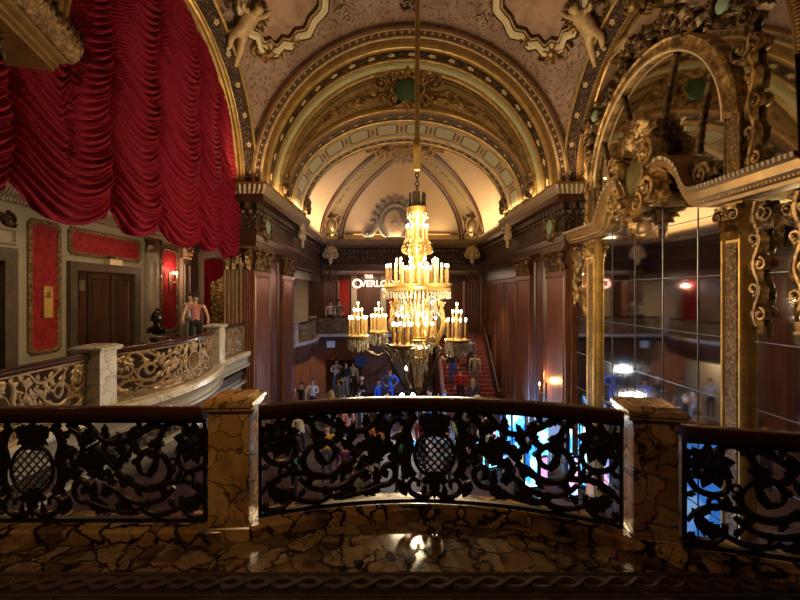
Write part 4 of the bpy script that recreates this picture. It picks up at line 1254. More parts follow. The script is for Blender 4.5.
# ================================================================== VAULT: paintings, cherubs, reliefs
def wavy(a, ph=0.0):
    """stepped cartouche outline, radius as a function of angle"""
    return 1 + .10 * cos(2 * a) + .05 * cos(4 * a) + .11 * abs(((a * 14 / (2 * pi)) % 1) * 2 - 1) - .03
def painting(px, py, rx, ry, label, tilt):
    c = aim_sphere(px, py); f1 = sphereframe(c)
    ct, st_ = cos(tilt), sin(tilt)
    f = lambda u, v, n: f1(u * ct - v * st_, u * st_ + v * ct, n)
    root = empty('ceiling_painting', c, label, 'painting')
    N = 96
    P = [(rx * wavy(2 * pi * i / N) * cos(2 * pi * i / N), ry * wavy(2 * pi * i / N) * sin(2 * pi * i / N)) for i in range(N)]
    mb = MB()
    mid = mb.vert(f(0, 0, .04)); rings = []
    for k in range(1, 7): rings.append([mb.vert(f(x * k / 6, y * k / 6, .04)) for x, y in P])
    for i in range(N): mb.face((mid, rings[0][i], rings[0][(i + 1) % N]))
    for q, r in zip(rings, rings[1:]):
        for i in range(N): mb.face((q[i], q[(i+1)%N], r[(i+1)%N], r[i]))
    mb.build('canvas', 'painting_clouds', root)
    def loop(k0, k1, n0, nm, m, lift=.08):
        mb = MB()
        R = [[mb.vert(f(x * k, y * k, n)) for x, y in P] for k, n in ((k0, n0), (k0, n0 + lift), ((k0 + k1) / 2, n0 + lift * 1.3), (k1, n0 + lift), (k1, n0))]
        for q, r in zip(R, R[1:]):
            for i in range(N): mb.face((q[i], q[(i+1)%N], r[(i+1)%N], r[i]))
        mb.build(nm, m, root, 30)
    loop(1.0, 1.035, .03, 'inner_bead', 'mahogany_dark')
    loop(1.04, 1.09, .04, 'gilt_fillet', 'cream_gold', .10)
    loop(1.09, 1.13, .02, 'dark_channel', 'gilt_dark', .05)
    loop(1.13, 1.32, .03, 'cream_ribbon', 'cream_plain', .12)
    loop(1.33, 1.38, .03, 'outer_bead', 'gilt_dark', .10)
    for i in range(4):
        a = 2 * pi * (i + .5) / 4; q = 1.25 * wavy(a)
        mb = MB(); mb.flower(f, (rx * q * cos(a), ry * q * sin(a)), .16, .10, 6, .14); mb.build('rosette', 'gilt', root)
    mb = MB()
    mb.flower(f, (0, -ry * 1.36 * wavy(pi / 2)), .30, .16, 7, .08)
    for sx in (-1, 1): mb.volute(f, (sx * .32, -ry * 1.36 * wavy(pi / 2) - .02), .2, 0, 1.4, .06, .1, sx, .05)
    mb.build('foot_rosette', 'gilt', root)

painting(281, -12, .84, 1.22, 'clouded ceiling painting in a stepped cream frame on the curtain side of the arch', .30)
painting(543, -12, .84, 1.22, 'clouded ceiling painting in a stepped cream frame above the mirror side of the arch', -.30)

def skin_body(name, J, E, mat_of, root_i, parent=None, sub=1, mats=None):
    """one continuous body grown from joints J [(x,y,z,r)] and bones E"""
    me = bpy.data.meshes.new(name)
    me.from_pydata([j[:3] for j in J], E, [])
    o = bpy.data.objects.new(name, me); COL.objects.link(o)
    md = o.modifiers.new('s', 'SKIN'); md.use_smooth_shade = True; md.branch_smoothing = .6
    sv = me.skin_vertices[0].data
    for i, j in enumerate(J):
        sv[i].radius = (j[3], j[4] if len(j) > 4 else j[3]); sv[i].use_root = (i == root_i)
    m2 = o.modifiers.new('d', 'SUBSURF'); m2.levels = sub; m2.render_levels = sub
    dg = bpy.context.evaluated_depsgraph_get(); dg.update()
    nm = bpy.data.meshes.new_from_object(o.evaluated_get(dg))
    o.modifiers.clear(); bpy.data.objects.remove(o); bpy.data.meshes.remove(me)
    nm.name = name
    for m in mats: nm.materials.append(M[m] if isinstance(m, str) else m)
    JV = [Vector(j[:3]) for j in J]
    for p in nm.polygons:
        c = p.center; best = None
        for a, b in E:
            A, B = JV[a], JV[b]; ab = B - A
            t = max(0, min(1, (c - A).dot(ab) / max(ab.length_squared, 1e-9)))
            dd = (c - (A + ab * t)).length - (J[a][3] * (1 - t) + J[b][3] * t) * .9
            if best is None or dd < best[0]: best = (dd, a, b, t)
        p.material_index = mat_of(best[1], best[2], best[3], c); p.use_smooth = True
    o = bpy.data.objects.new(name, nm); COL.objects.link(o)
    if parent is not None: o.parent = parent
    return o

def cherub(px, py, label, sgn):
    c = aim_sphere(px, py)
    d = (SC - c).normalized()
    root = empty('cherub_figure', c, label, 'figure')
    f1 = sphereframe(c)
    k = 1.25
    def P(x, y, z, r): q = Vector(f1(sgn * x * k, z * k, .14 + y * k)); return (q.x, q.y, q.z, r * k)
    J = [P(0, .06, 0, .13), P(.02, .08, .16, .14), P(.05, .08, .32, .13), P(.06, .10, .44, .06), P(.05, .13, .52, .11), P(.05, .13, .62, .10),
         P(-.10, .08, .38, .06), P(-.24, .12, .30, .05), P(-.32, .14, .42, .04), P(.18, .08, .40, .06), P(.30, .08, .52, .05), P(.34, .08, .68, .04),
         P(-.08, .08, -.08, .10), P(-.22, .14, -.24, .075), P(-.10, .08, -.42, .05), P(-.16, .10, -.50, .04),
         P(.09, .06, -.12, .10), P(.14, .10, -.34, .075), P(.20, .05, -.58, .05), P(.20, .08, -.68, .04)]
    E = [(0,1),(1,2),(2,3),(3,4),(4,5),(2,6),(6,7),(7,8),(2,9),(9,10),(10,11),(0,12),(12,13),(13,14),(14,15),(0,16),(16,17),(17,18),(18,19)]
    J = [(j[0]-c.x, j[1]-c.y, j[2]-c.z, j[3]) for j in J]
    skin_body('body', J, E, lambda a, b, t, p: 0, 0, root, 1, ['cherub_gilt'])
    mb = MB()
    def fw(u, v, n): return f1(sgn * u * k, v * k, .12 + n)
    for s_ in (-1, 1):
        for q in range(4): mb.leaf(fw, (.05 + s_ * .08, .34), radians(90 - s_ * (35 + q * 18)), .42, .08, .05, 1, -s_ * .6)
    mb.build('wings', 'gilt_dark', root)
    mb = MB(); rn = random.Random(5)
    for q in range(22):
        a = rn.uniform(0, 6.28); e = rn.uniform(-.1, 1.2)
        p = f1(sgn * (.05 + .10 * cos(a) * cos(e)) * k, (.60 + .09 * sin(e)) * k, .14 + (.13 + .1 * sin(a) * cos(e)) * k)
        mb.ball(p, .045, 6, 4)
    mb.build('hair', 'gilt_dark', root)
cherub(236, 26, 'gilded plaster cherub climbing the arch beside the ceiling painting near the curtain', 1)
cherub(596, 26, 'gilded plaster cherub climbing the arch beside the ceiling painting near the mirror', -1)
# gilded garlands round the cherubs and scroll reliefs on the vault
def vault_relief(px, py, label, n, R, seed, m='gilt', name='scroll_relief'):
    c = aim_sphere(px, py); f = sphereframe(c); rn = random.Random(seed)
    root = empty(name, c, label, 'relief')
    mb = MB()
    for i in range(3):
        x, y = rn.uniform(-R * .6, R * .6), rn.uniform(-R * .6, R * .6)
        mb.volute(f, (x, y), R * rn.uniform(.3, .45), rn.uniform(0, 6), 1.6, R * .1, .09, rn.choice((-1, 1)), .03)
    mb.build('scrolls', m, root)
    mb = MB()
    for i in range(n): mb.leaf(f, (rn.uniform(-R, R), rn.uniform(-R, R)), rn.uniform(0, 6.28), R * .6, R * .2, .08, 3, rn.uniform(-1, 1), .02)
    mb.build('leaves', m, root)
vault_relief(205, 8, 'clustered gilded foliage behind the cherub on the curtain side', 16, .5, 1, 'gilt_dark')
vault_relief(622, 8, 'clustered gilded foliage with scrolls behind the cherub on the mirror side', 16, .5, 2, 'gilt_dark')
vault_relief(341, 14, 'raised tan scroll on the vault beside the ceiling painting, curtain side of the rod', 5, .30, 3, 'vault_tan')
vault_relief(485, 16, 'raised tan scroll on the vault beside the ceiling painting, mirror side of the rod', 5, .30, 4, 'vault_tan')
vault_relief(411, 2, 'dark gilded boss on the vault behind the chandelier rod', 8, .25, 5, 'gilt_dark')
# ================================================================== MIRROR
XM = XR - .02
mr = empty('wall_mirror', (XM, YC, LOB), 'huge gilded arched wall mirror of many panes with a crowning cartouche', 'mirror')
fm = lambda u, v, n: (XM - n, YC + u, v)
mb = MB(); mb.prism(archpoly(4.85, 11.28, LOB + .02, 2.95), lambda u, v, n: (XM - n, u, v), -.015, .0); mb.build('mirror_glass', 'old_mirror', mr)
# lead bars between the panes
VY = [-2.0 + .8 * k - .0 for k in range(1, 5)]
for u in [-1.32, -.44, .44, 1.32]:
    mb = MB(); mb.tube([fm(u, LOB + .1, .006), fm(u, 3.3, .006)], .0075, 5); mb.build('lead_bar', 'silver_lead', mr)
for k in range(8):
    v = 2.95 - .97 * k
    mb = MB(); mb.tube([fm(-3.2, v, .006), fm(3.2, v, .006)], .0075, 5)
    mb.build('cross_bar', 'silver_lead', mr)
# inner arch on two gilded columns
for u, nm in ((-2.12, 'column'), (2.12, 'column')):
    f = lambda a, v, n: fm(u + a, v, n)
    mb = MB()
    mb.prism([(-.16, LOB), (.16, LOB), (.16, 3.05), (-.16, 3.05)], f, 0, .10)
    mb.prism([(-.20, LOB), (.20, LOB), (.20, LOB + .6), (-.20, LOB + .6)], f, 0, .14)
    for a in (-.155, .155): mb.tube([f(a, LOB + .6, .11), f(a, 2.55, .11)], .03, 6)
    c = mb.build('column', 'bright_gold', mr)
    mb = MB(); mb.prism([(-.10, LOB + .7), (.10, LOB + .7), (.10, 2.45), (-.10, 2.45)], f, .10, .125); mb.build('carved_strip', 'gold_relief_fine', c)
    mb = MB(); capital(mb, lambda a, v, n: f(a, v + 2.5, n + .08), .36, .5, .12); mb.build('capital', 'gilt', c)
    # stilted leg above the cornice
    mb = MB(); mb.prism([(-.13, 3.3), (.13, 3.3), (.13, 4.35), (-.13, 4.35)], f, 0, .10)
    for a in (-.13, .13): mb.tube([f(a, 3.3, .1), f(a, 4.35, .1)], .022, 6)
    mb.build('upper_post', 'gold_relief_fine', mr)
mb = MB()
prof = [(1.96, .0), (1.96, .10), (2.0, .12), (2.04, .09), (2.14, .09), (2.17, .13), (2.21, .10), (2.21, 0)]
n = 48
for i in range(n + 1):
    t = pi * i / n
    for R, d in prof: mb.vert(fm(R * cos(t), 4.35 + R * sin(t), d))
k = len(prof)
for i in range(n):
    for j in range(k - 1): q = i * k + j; mb.face((q, q + 1, q + k + 1, q + k))
mb.build('inner_arch', 'gilt', mr)
mb = MB(); mb.tube([fm(1.95 * cos(pi * i / 48), 4.35 + 1.95 * sin(pi * i / 48), .10) for i in range(49)], .028, 6); mb.build('arch_bead', 'cream_gold', mr)
# fan of beaded ribs
for s_, (u0, v0, u1, v1) in ((1, (.45, 4.5, .85, 6.1)), (-1, (-.45, 4.5, -.85, 6.1)), (1, (1.35, 4.05, 1.70, 5.4)), (-1, (-1.35, 4.05, -1.70, 5.4))):
    mb = MB()
    pts = [(u0 + (u1 - u0) * (i / 24) ** 1.6, v0 + (v1 - v0) * i / 24) for i in range(25)]
    P = []
    for i, (u, v) in enumerate(pts): P.append(fm(u, v, .035))
    mb.tube(P, [.026 + .016 * (i % 2) for i in range(25)], 7)
    mb.build('beaded_rib', 'gilt_dark', mr)
# swan neck cornice, one half on each side of the cartouche
for sg in (-1, 1):
    path = [(sg * 3.3, 3.08), (sg * 2.6, 3.08), (sg * 1.9, 3.08), (sg * 1.55, 3.10), (sg * 1.28, 3.22), (sg * 1.12, 3.46), (sg * .98, 3.72), (sg * .78, 3.86), (sg * .56, 3.80), (sg * .50, 3.62), (sg * .62, 3.50), (sg * .74, 3.58)]
    Pp = spline(path, 5)
    hh = [(0, 0), (.14, 0), (.16, .05), (.22, .07), (.225, .10), (.27, .13), (.30, .24), (.36, .27), (.37, .33), (0, .35)]
    mats = ['gold', 'gold', 'gold', 'gilt_dark', 'gilt_dark', 'gold', 'gold', 'leaf_cream', 'leaf_cream', 'gold']
    mb = MB(); idx = []
    for i, p in enumerate(Pp):
        a = Pp[max(i - 1, 0)]; b = Pp[min(i + 1, len(Pp) - 1)]
        tx, ty = b[0] - a[0], b[1] - a[1]; l = sqrt(tx * tx + ty * ty)
        nx, ny = -ty / l * -sg, tx / l * -sg
        fade = min(1.0, (len(Pp) - 1 - i) / 16 * .7 + .3)
        idx.append([mb.vert(fm(p[0] + nx * h * fade, p[1] + ny * h * fade, d * (.6 + .4 * fade))) for d, h in hh])
    L = 0
    for i in range(len(idx) - 1):
        dl = (Vector(Pp[i + 1]) - Vector(Pp[i])).length
        for j in range(len(hh) - 1):
            mi = 1 if j in (3, ) else (2 if j == 7 else 0)
            mb.face((idx[i][j], idx[i+1][j], idx[i+1][j+1], idx[i][j+1]), [(L, 0), (L + dl, 0), (L + dl, .1), (L, .1)], mi)
        L += dl
    mb.face(idx[0], sm=False); mb.face(idx[-1][::-1], sm=False)
    o = mb.build('cornice_scroll', ['gold_cornice', 'leaf_gold', 'leaf_cream'], mr)
    mb = MB(); mb.disc(lambda u, v, n: fm(sg * .66 + u, 3.60 + v, .30 + n), (0, 0), .16, .10); mb.flower(lambda u, v, n: fm(sg * .66 + u, 3.60 + v, .36 + n), (0, 0), .17, .05, 6); mb.build('scroll_eye', 'gilt', o)
# carved scroll surrounds hanging in the side lights and around the arch
def carved_drop(f, L, w, seed):
    """a continuous carved ribbon with scrolls and leaves on alternating sides"""
    mb = MB(); k = max(3, int(L / .34))
    P = [(w * .30 * sin(pi * t * k), -L * t) for t in [i / (k * 6) for i in range(k * 6 + 1)]]
    mb.stroke(f, P, w * .30, w * .2, .06, 6, 1, .05)
    for i in range(k):
        v = -L * (i + .5) / k; s_ = 1 if i % 2 == 0 else -1
        mb.volute(f, (-s_ * w * .30, v), w * .55, s_ * pi / 2, 1.4, w * .2, .06, s_, .05)
        mb.leaf(f, (s_ * w * .3, v + .08), -pi / 2 + s_ * .5, .32, w * .42, .06, 3, -s_ * .9, .05)
        mb.leaf(f, (0, v - .04), -pi / 2 - s_ * .4, .30, w * .36, .05, 3, s_ * .6, .06)
    return mb
for sg in (-1, 1):
    for u, L, v in ((2.50, 1.75, 2.98), (3.08, 1.5, 2.98), (2.42, 2.0, 5.4)):
        carved_drop(lambda a, b, n: fm(sg * u + a, v + b, n), L, .17, int(u * 10)).build('carved_drop', 'gilt', mr)
    mb = MB(); f = lambda a, b, n: fm(sg * 2.8 + a, 2.86 + b, n)
    for s2 in (-1, 1):
        mb.volute(f, (s2 * .15, -.06), .14, pi / 2, 1.4, .04, .06, -s2, .05); mb.leaf(f, (s2 * .05, -.1), -pi / 2 + s2 * .6, .4, .1, .07, 3, s2, .05)
    mb.leaf(f, (0, 0), -pi / 2, .55, .12, .08, 3, 0, .06)
    mb.build('carved_festoon', 'gilt_dark', mr)
    # corner scrolls resting on the cornice
    mb = MB(); f = lambda a, b, n: fm(sg * 1.55 + sg * a, 3.5 + b, n)
    mb.volute(f, (.05, .12), .2, 0, 1.6, .06, .09, 1, .12); mb.volute(f, (-.32, .22), .15, 0, 1.5, .05, .08, -1, .12)
    for q in range(6): mb.leaf(f, (-.5 + .18 * q, .05 + .03 * (q % 2)), radians(60 + 15 * q), .4, .11, .08, 3, .6, .1)
    mb.build('corner_scroll', 'gilt_dark', mr)
# crowning ornaments above the inner arch
mb = MB(); f = lambda a, b, n: fm(a, 6.75 + b, n)
mb.flower(f, (0, .05), .3, .14, 8, .05)
for sx in (-1, 1):
    mb.volute(f, (sx * .75, -.12), .26, pi / 2, 1.6, .07, .1, -sx, .05); mb.volute(f, (sx * 1.2, -.45), .2, pi / 2, 1.6, .06, .1, -sx, .05)
    for q in range(5): mb.leaf(f, (sx * (.4 + .22 * q), .02 - .13 * q), radians(90 - sx * (20 + 14 * q)), .42, .12, .1, 3, -sx * .7, .05)
o = mb.build('arch_crest', 'gilt_dark', mr)
for sg in (-1, 1):
    o = MB(); cartouche(o, lambda a, b, n: fm(sg * 1.95 + a, 6.15 + b, n + .04), .20, .20, .10); o = o.build('shoulder_scrolls', 'gilt_dark', mr)
    mb = MB(); mb.ball(fm(sg * 1.95, 6.15, .08), (.08, .15, .15), 14, 8); mb.build('cabochon', 'cabochon_pale', o)
ks = empty('arch_keystone', (XR, YC, Z0 + 3.25), 'green cabochon in gilded scrolls at the crown of the arch over the mirror', 'ornament')
mb = MB(); cartouche(mb, lambda a, b, n: (XR - .16 - n, YC + a, Z0 + 3.2 + b), .30, .30, .12); mb.build('scroll_frame', 'gilt', ks)
mb = MB(); mb.ball((XR - .18, YC, Z0 + 3.2), (.10, .24, .24), 14, 8); mb.build('cabochon', 'cabochon_pale', ks)
for sg in (-1, 1):
    f = lambda a, b, n: fm(sg * 2.35 + sg * a, 5.55 + b, n)
    mb = MB()
    for q in range(3): mb.volute(f, (.12 * q - .1, .42 * q - .3), .19, 0, 1.5, .055, .09, 1 if q % 2 else -1, .05)
    for q in range(7): mb.leaf(f, (-.1 + .05 * q, -.5 + .2 * q), radians(40 + 20 * q), .36, .1, .08, 3, .8, .05)
    mb.build('arch_scrolls', 'gilt_dark', mr)
# the cartouche between the scrolls
cm = empty('mirror_cartouche', fm(0, 3.2, .3), 'big carved gilded cartouche with plume and shell between the mirror cornice scrolls', 'cartouche')
f = lambda a, b, n: fm(a, 4.05 + b, n)
mb = MB()
for q in range(8): mb.leaf(f, (-.06, .62), radians(20 + 22 * q), .62, .15, .12, 4, .5, .30)
for q in range(6): mb.leaf(f, (.05, .50), radians(35 + 22 * q), .40, .12, .12, 3, .4, .38)
mb.build('plume', 'gilt', cm)
mb = MB(); cartouche(mb, lambda a, b, n: f(a, b, n + .22), .40, .44, .18)
for sx in (-1, 1):
    mb.volute(f, (sx * .52, .30), .26, pi / 2, 1.5, .08, .16, -sx, .3); mb.volute(f, (sx * .55, -.35), .24, -pi / 2, 1.5, .08, .16, sx, .3)
    for q in range(7): mb.leaf(f, (sx * (.35 + .05 * q), .45 - .14 * q), radians(90 - sx * (50 + 14 * q)), .46, .13, .12, 3, -sx * .8, .22)
mb.build('scroll_frame', 'gilt', cm)
mb = MB(); mb.ball(f(0, 0, .22), (.14, .34, .40), 16, 10); mb.build('shield', 'olive_gilt', cm)
mb = MB(); f2 = lambda a, b, n: f(a, b - .72, n)
for q in range(9): mb.leaf(f2, (0, .25), radians(-170 + 20 * q), .52, .13, .13, 3, 0, .32)
mb.flower(f2, (0, .12), .22, .14, 7, .42)
for sx in (-1, 1): mb.volute(f2, (sx * .32, .12), .2, pi / 2, 1.4, .06, .14, -sx, .34)
mb.leaf(f2, (0, -.1), -pi / 2, .42, .16, .12, 3, 0, .30)
mb.build('shell_pendant', 'gilt', cm)
# ================================================================== CURTAIN
ct = empty('stage_curtain', (XL - .25, YC, 2.7), 'crimson velvet curtain gathered in tight swags, filling the arch over the promenade', 'curtain')
GY = [3.4, 4.55, 6.2, 7.44, 9.0, 10.05, 11.0, 11.5]
CX = XL - .22
rn = random.Random(11)
for c in range(7):
    y0, y1 = GY[c], GY[c + 1]
    ph = rn.uniform(0, 6); drop = rn.uniform(-.05, .05)
    wd = y1 - y0
    sag = .34 * wd / 1.2
    topR = 3.02
    def P(u, v, y0=y0, y1=y1, ph=ph, drop=drop, sag=sag, wd=wd):
        y = y0 + wd * u; s_ = 2 * u - 1
        e = 1 - s_ * s_
        dy = min(abs(y - YC), topR - .001)
        ztop = Z0 + sqrt(topR * topR - dy * dy)
        if abs(y - YC) > 2.9: ztop = Z0 + .75
        zb = 3.02 + drop - .34 * e ** .75
        z = zb + (ztop - zb) * v
        # folds hang like chains between the gathers and bunch up towards them
        lev = z - sag * (abs(s_) ** 2.0)
        wob = .022 * sin(2.1 * lev + ph) + .012 * sin(5.3 * lev + 3 * s_ + 2 * ph)
        k = (lev + wob) / .118
        fr = k - math.floor(k)
        idx = math.floor(k)
        r1 = .5 + .5 * sin(idx * 12.9898 + c_seed + ph)
        saw = 1 - abs(2 * fr ** .8 - 1) ** 2.4
        side_ = .86 + .14 * sin(2.4 * s_ + idx * 1.7)
        fine = .25 * sin(2 * pi * 2.3 * k + 4 * s_ + ph)
        prof = min(1, 9 * (1 - abs(s_))) * (.75 + .25 * e) * (.35 + .65 * min(1, max(0, ztop - z) / .8))
        bulge = .06 * e ** .6
        amp = (.12 + .10 * r1) * min(1, wd / 1.1)
        x = CX + bulge + amp * (saw * side_ + fine * .35) * prof
        low = max(0, 1 - v * 14)
        x -= .16 * low * low * e
        return (x, y, z - .05 * saw * prof * (1 - v * .5))
    c_seed = c * 3.1
    mb = MB(); mb.grid(P, 32, 520)
    b = mb.build('swag', 'velvet', ct, 180)
# piece of curtain on the promenade's far opening
v2 = empty('valance', (-6.25, 14.9, 2.4), 'small crimson swagged valance over the opening at the far end of the promenade', 'valance')
for c in range(2):
    y0 = -7.0 + .72 * c
    mb = MB()
    def P(u, v, y0=y0):
        s_ = 2 * u - 1; e = 1 - s_ * s_
        z = 2.95 - (.55 + .28 * e) * (1 - v)
        k = 2 * pi * (z - .4 * s_ * s_) / .13
        return (y0 + .72 * u, 14.93 - .06 - .10 * e - .03 * sin(k) * (.3 + e), z)
    mb.grid(P, 20, 40); mb.build('swag', 'velvet', v2, 180)
mb = MB()
mb.grid(lambda u, v: (-7.02 + .22 * u, 14.9 - .05 * sin(u * 9.4), 2.6 * v + .02), 12, 4); mb.build('side_drape', 'velvet', v2, 180)

# near pier cornice, top left
np_ = empty('pier_cornice', (XL + .1, 4.0, 4.3), 'gilded carved cornice block jutting in front of the curtain at the top', 'cornice')
R = Matrix.Rotation(radians(16), 3, 'Z')
def fpc(u, v, n):
    p = R @ Vector((n, u, 0)); return (XL + .06 + p.x, 4.60 + p.y, v + .15)
mb = MB()
pr = [(-.6, 4.10), (.24, 4.10), (.24, 4.14), (.28, 4.15), (.28, 4.19), (.33, 4.20), (.36, 4.22), (.36, 4.24), (-.6, 4.24)]
mb.prism([(a, b) for a, b in pr], lambda a, b, n: fpc(n, b, a), -2.6, -.06); mb.build('bed_moulding', 'gold_brown', np_)
mb = MB()
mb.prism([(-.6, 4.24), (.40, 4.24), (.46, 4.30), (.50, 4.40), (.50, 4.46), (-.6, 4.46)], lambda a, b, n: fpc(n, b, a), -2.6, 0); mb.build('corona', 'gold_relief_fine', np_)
mb = MB(); rn = random.Random(4)
for i in range(22): mb.leaf(lambda a, b, n: fpc(a, b, .46 + n), (-.06 - .11 * i, 4.42), radians(70 + rn.uniform(-20, 20)), .18, .06, .06, 2, .6)
mb.build('leaf_crest', 'gilt_dark', np_)
mb = MB(); rn = random.Random(9)
for i in range(16): mb.leaf(lambda a, b, n: fpc(a, b, .14 + n), (-1.0 - .09 * i, 3.6 + rn.uniform(0, .35)), rn.uniform(.5, 2.6), .3, .1, .07, 3, rn.uniform(-1, 1))
for i in range(4): mb.volute(lambda a, b, n: fpc(a, b, .16 + n), (-1.05 - .34 * i, 3.75), .14, 0, 1.5, .04, .08, 1)
mb.prism([(-.6, 3.45), (.0, 3.45), (.0, 4.10), (-.6, 4.10)], lambda a, b, n: fpc(n, b, a), -2.6, -.85)
mb.build('carved_frieze', 'bronze_relief', np_)

# ================================================================== PROMENADE WALL
fw = wallframe(PW, 1)
def framed(name, y0, y1, z0, z1, label, cat='panel', w=.10):
    root = empty(name, (PW, (y0 + y1) / 2, z0), label, cat)
    mb = MB(); mb.prism([(y0 + .05, z0 + .05), (y1 - .05, z0 + .05), (y1 - .05, z1 - .05), (y0 + .05, z1 - .05)], fw, .0, .02); mb.build('fabric', 'damask', root)
    mb = MB(); c = .10
    out = [(y0 + c, z0), (y1 - c, z0), (y1, z0 + c), (y1, z1 - c), (y1 - c, z1), (y0 + c, z1), (y0, z1 - c), (y0, z0 + c)]
    cy, cz = (y0 + y1) / 2, (z0 + z1) / 2
    inn = [(a + (w if a < cy else -w), b + (w if b < cz else -w)) for a, b in out]
    midp = [((a + e) / 2, (b + g_) / 2) for (a, b), (e, g_) in zip(out, inn)]
    A = [mb.vert(fw(*p, 0)) for p in out]; A2 = [mb.vert(fw(*p, .04)) for p in out]; B = [mb.vert(fw(*p, .07)) for p in midp]; C2 = [mb.vert(fw(*p, .035)) for p in inn]; C3 = [mb.vert(fw(*p, .01)) for p in inn]
    for q, r in ((A, A2), (A2, B), (B, C2), (C2, C3)):
        for k in range(8): mb.face((q[k], q[(k+1)%8], r[(k+1)%8], r[k]), sm=False)
    mb.build('frame', 'gold_relief_fine', root)
    return root
framed('wall_panel', 7.98, 8.78, .42, 3.22, 'tall red damask panel in a gilded frame with a brass plate on it')
framed('wall_panel', 8.98, 11.55, 2.56, 3.22, 'long low red damask panel in a gilded frame over the elevator doors')
framed('wall_panel', 12.55, 13.55, .42, 3.15, 'red damask panel in a gilded frame lit by a wall sconce')
pl = empty('brass_plate', (PW + .04, 8.42, 1.35), 'upright polished brass plate with a small crest on the tall red panel', 'plate')
f = lambda u, v, n: fw(8.42 + u, 1.18 + v, n + .035)
mb = MB(); mb.prism([(-.11, 0), (.11, 0), (.11, .66), (-.11, .66)], f, 0, .03); mb.build('plate', 'bright_gold', pl)
mb = MB(); mb.flower(lambda u, v, n: f(u, v, n + .03), (0, .50), .07, .01, 5)
for sx in (-1, 1): mb.leaf(lambda u, v, n: f(u, v, n + .03), (0, .42), radians(90 - sx * 50), .10, .03, .01, 2, -sx)
mb.build('crest', 'gold_brown', pl)

# elevator doors
d1 = empty('door_1', (PW, 10.2, 0), 'dark wooden elevator doors in a bronze frame below the long red panel', 'door'); d1['kind'] = 'structure'
mb = MB()
for a, b, c, e in ((8.95, 9.15, 0, 2.42), (11.2, 11.45, 0, 2.42), (9.15, 11.2, 2.22, 2.42)):
    mb.prism([(a, c), (b, c), (b, e), (a, e)], fw, 0, .10)
mb.build('frame', 'aged_dark', d1)
mb = MB(); mb.prism([(9.15, 0), (11.2, 0), (11.2, 2.22), (9.15, 2.22)], fw, .0, .01); mb.build('jamb', 'mahogany_dark', d1)
for a, b in ((9.55, 10.28), (10.32, 11.1)):
    mb = MB(); mb.prism([(a, .02), (b, .02), (b, 2.2), (a, 2.2)], fw, .01, .04); panel_on(mb, lambda u, v, n: fw(u, v, n + .04), a + .07, b - .07, .15, 2.08, .06, .02); mb.build('door_leaf', 'door_wood', d1)
mb = MB(); mb.prism([(9.17, .02), (9.5, .02), (9.5, 2.2), (9.17, 2.2)], fw, .01, .035); mb.build('side_panel', 'door_wood', d1)
mb = MB(); mb.prism([(9.25, 1.75), (9.42, 1.75), (9.42, 2.0), (9.25, 2.0)], fw, .035, .06); mb.build('call_plate', 'aged_brass', d1)
fi = empty('floor_indicator', (PW + .06, 10.35, 2.45), 'small ivory floor indicator box on top of the elevator door frame', 'indicator')
mb = MB(); mb.prism([(10.12, 2.42), (10.58, 2.42), (10.58, 2.56), (10.12, 2.56)], fw, .02, .16); mb.build('box', 'cream_plain', fi)
mb = MB(); mb.prism([(10.08, 2.56), (10.62, 2.56), (10.5, 2.64), (10.2, 2.64)], fw, .01, .17); mb.build('crest', 'gilt_dark', fi)
# dark doorway at the left edge with a carved head
d2 = empty('door_2', (PW, 6.9, 0), 'dark doorway at the left edge of the promenade wall', 'door'); d2['kind'] = 'structure'
mb = MB()
for a, b, c, e in ((5.6, 5.85, 0, 2.55), (7.42, 7.68, 0, 2.55), (5.85, 7.42, 2.3, 2.55)): mb.prism([(a, c), (b, c), (b, e), (a, e)], fw, 0, .12)
mb.build('frame', 'aged_dark', d2)
mb = MB(); mb.prism([(5.85, 0), (7.42, 0), (7.42, 2.3), (5.85, 2.3)], fw, 0, .02); mb.build('door_leaf', 'mahogany_dark', d2)
dh = empty('door_pediment', (PW, 7.2, 2.6), 'carved plaster scroll panel over the dark doorway at the left edge', 'ornament')
mb = MB(); panel_on(mb, fw, 6.2, 7.75, 2.62, 2.95, .07, .05); mb.build('tablet', 'stone_wall', dh)
mb = MB(); f = lambda u, v, n: fw(7.0 + u, 2.97 + v, n + .03)
for s2 in (-1, 1):
    mb.volute(f, (s2 * .55, .12), .14, pi / 2, 1.5, .045, .07, -s2); mb.leaf(f, (s2 * .1, .05), radians(90 - s2 * 60), .5, .12, .07, 3, -s2 * .5); mb.stroke(f, [(s2 * .7, .02), (s2 * .3, .2), (0, .3)], .05, .04, .06)
mb.build('scrolls', 'bronze_relief', dh)
# pilasters of the promenade wall
for y, lab in ((12.0, 'grey stone pilaster with carved capital between the elevator and the lit red panel'), (14.0, 'grey stone pilaster with gilded capital beyond the lit red panel')):
    rt = empty('wall_pilaster', (PW, y, 0), lab, 'pilaster')
    f = lambda u, v, n: fw(y + u, v, n)
    mb = MB(); mb.prism([(-.28, 0), (.28, 0), (.28, 2.9), (-.28, 2.9)], f, 0, .12); panel_on(mb, lambda u, v, n: f(u, v, n + .12), -.2, .2, .3, 2.7, .05, .03); mb.build('shaft', 'stone_wall', rt)
    mb = MB(); capital(mb, lambda u, v, n: f(u, v + 2.9, n + .08), .56, .42, .12); mb.build('capital', 'gilt_dark' if y < 13 else 'cream_gold', rt)

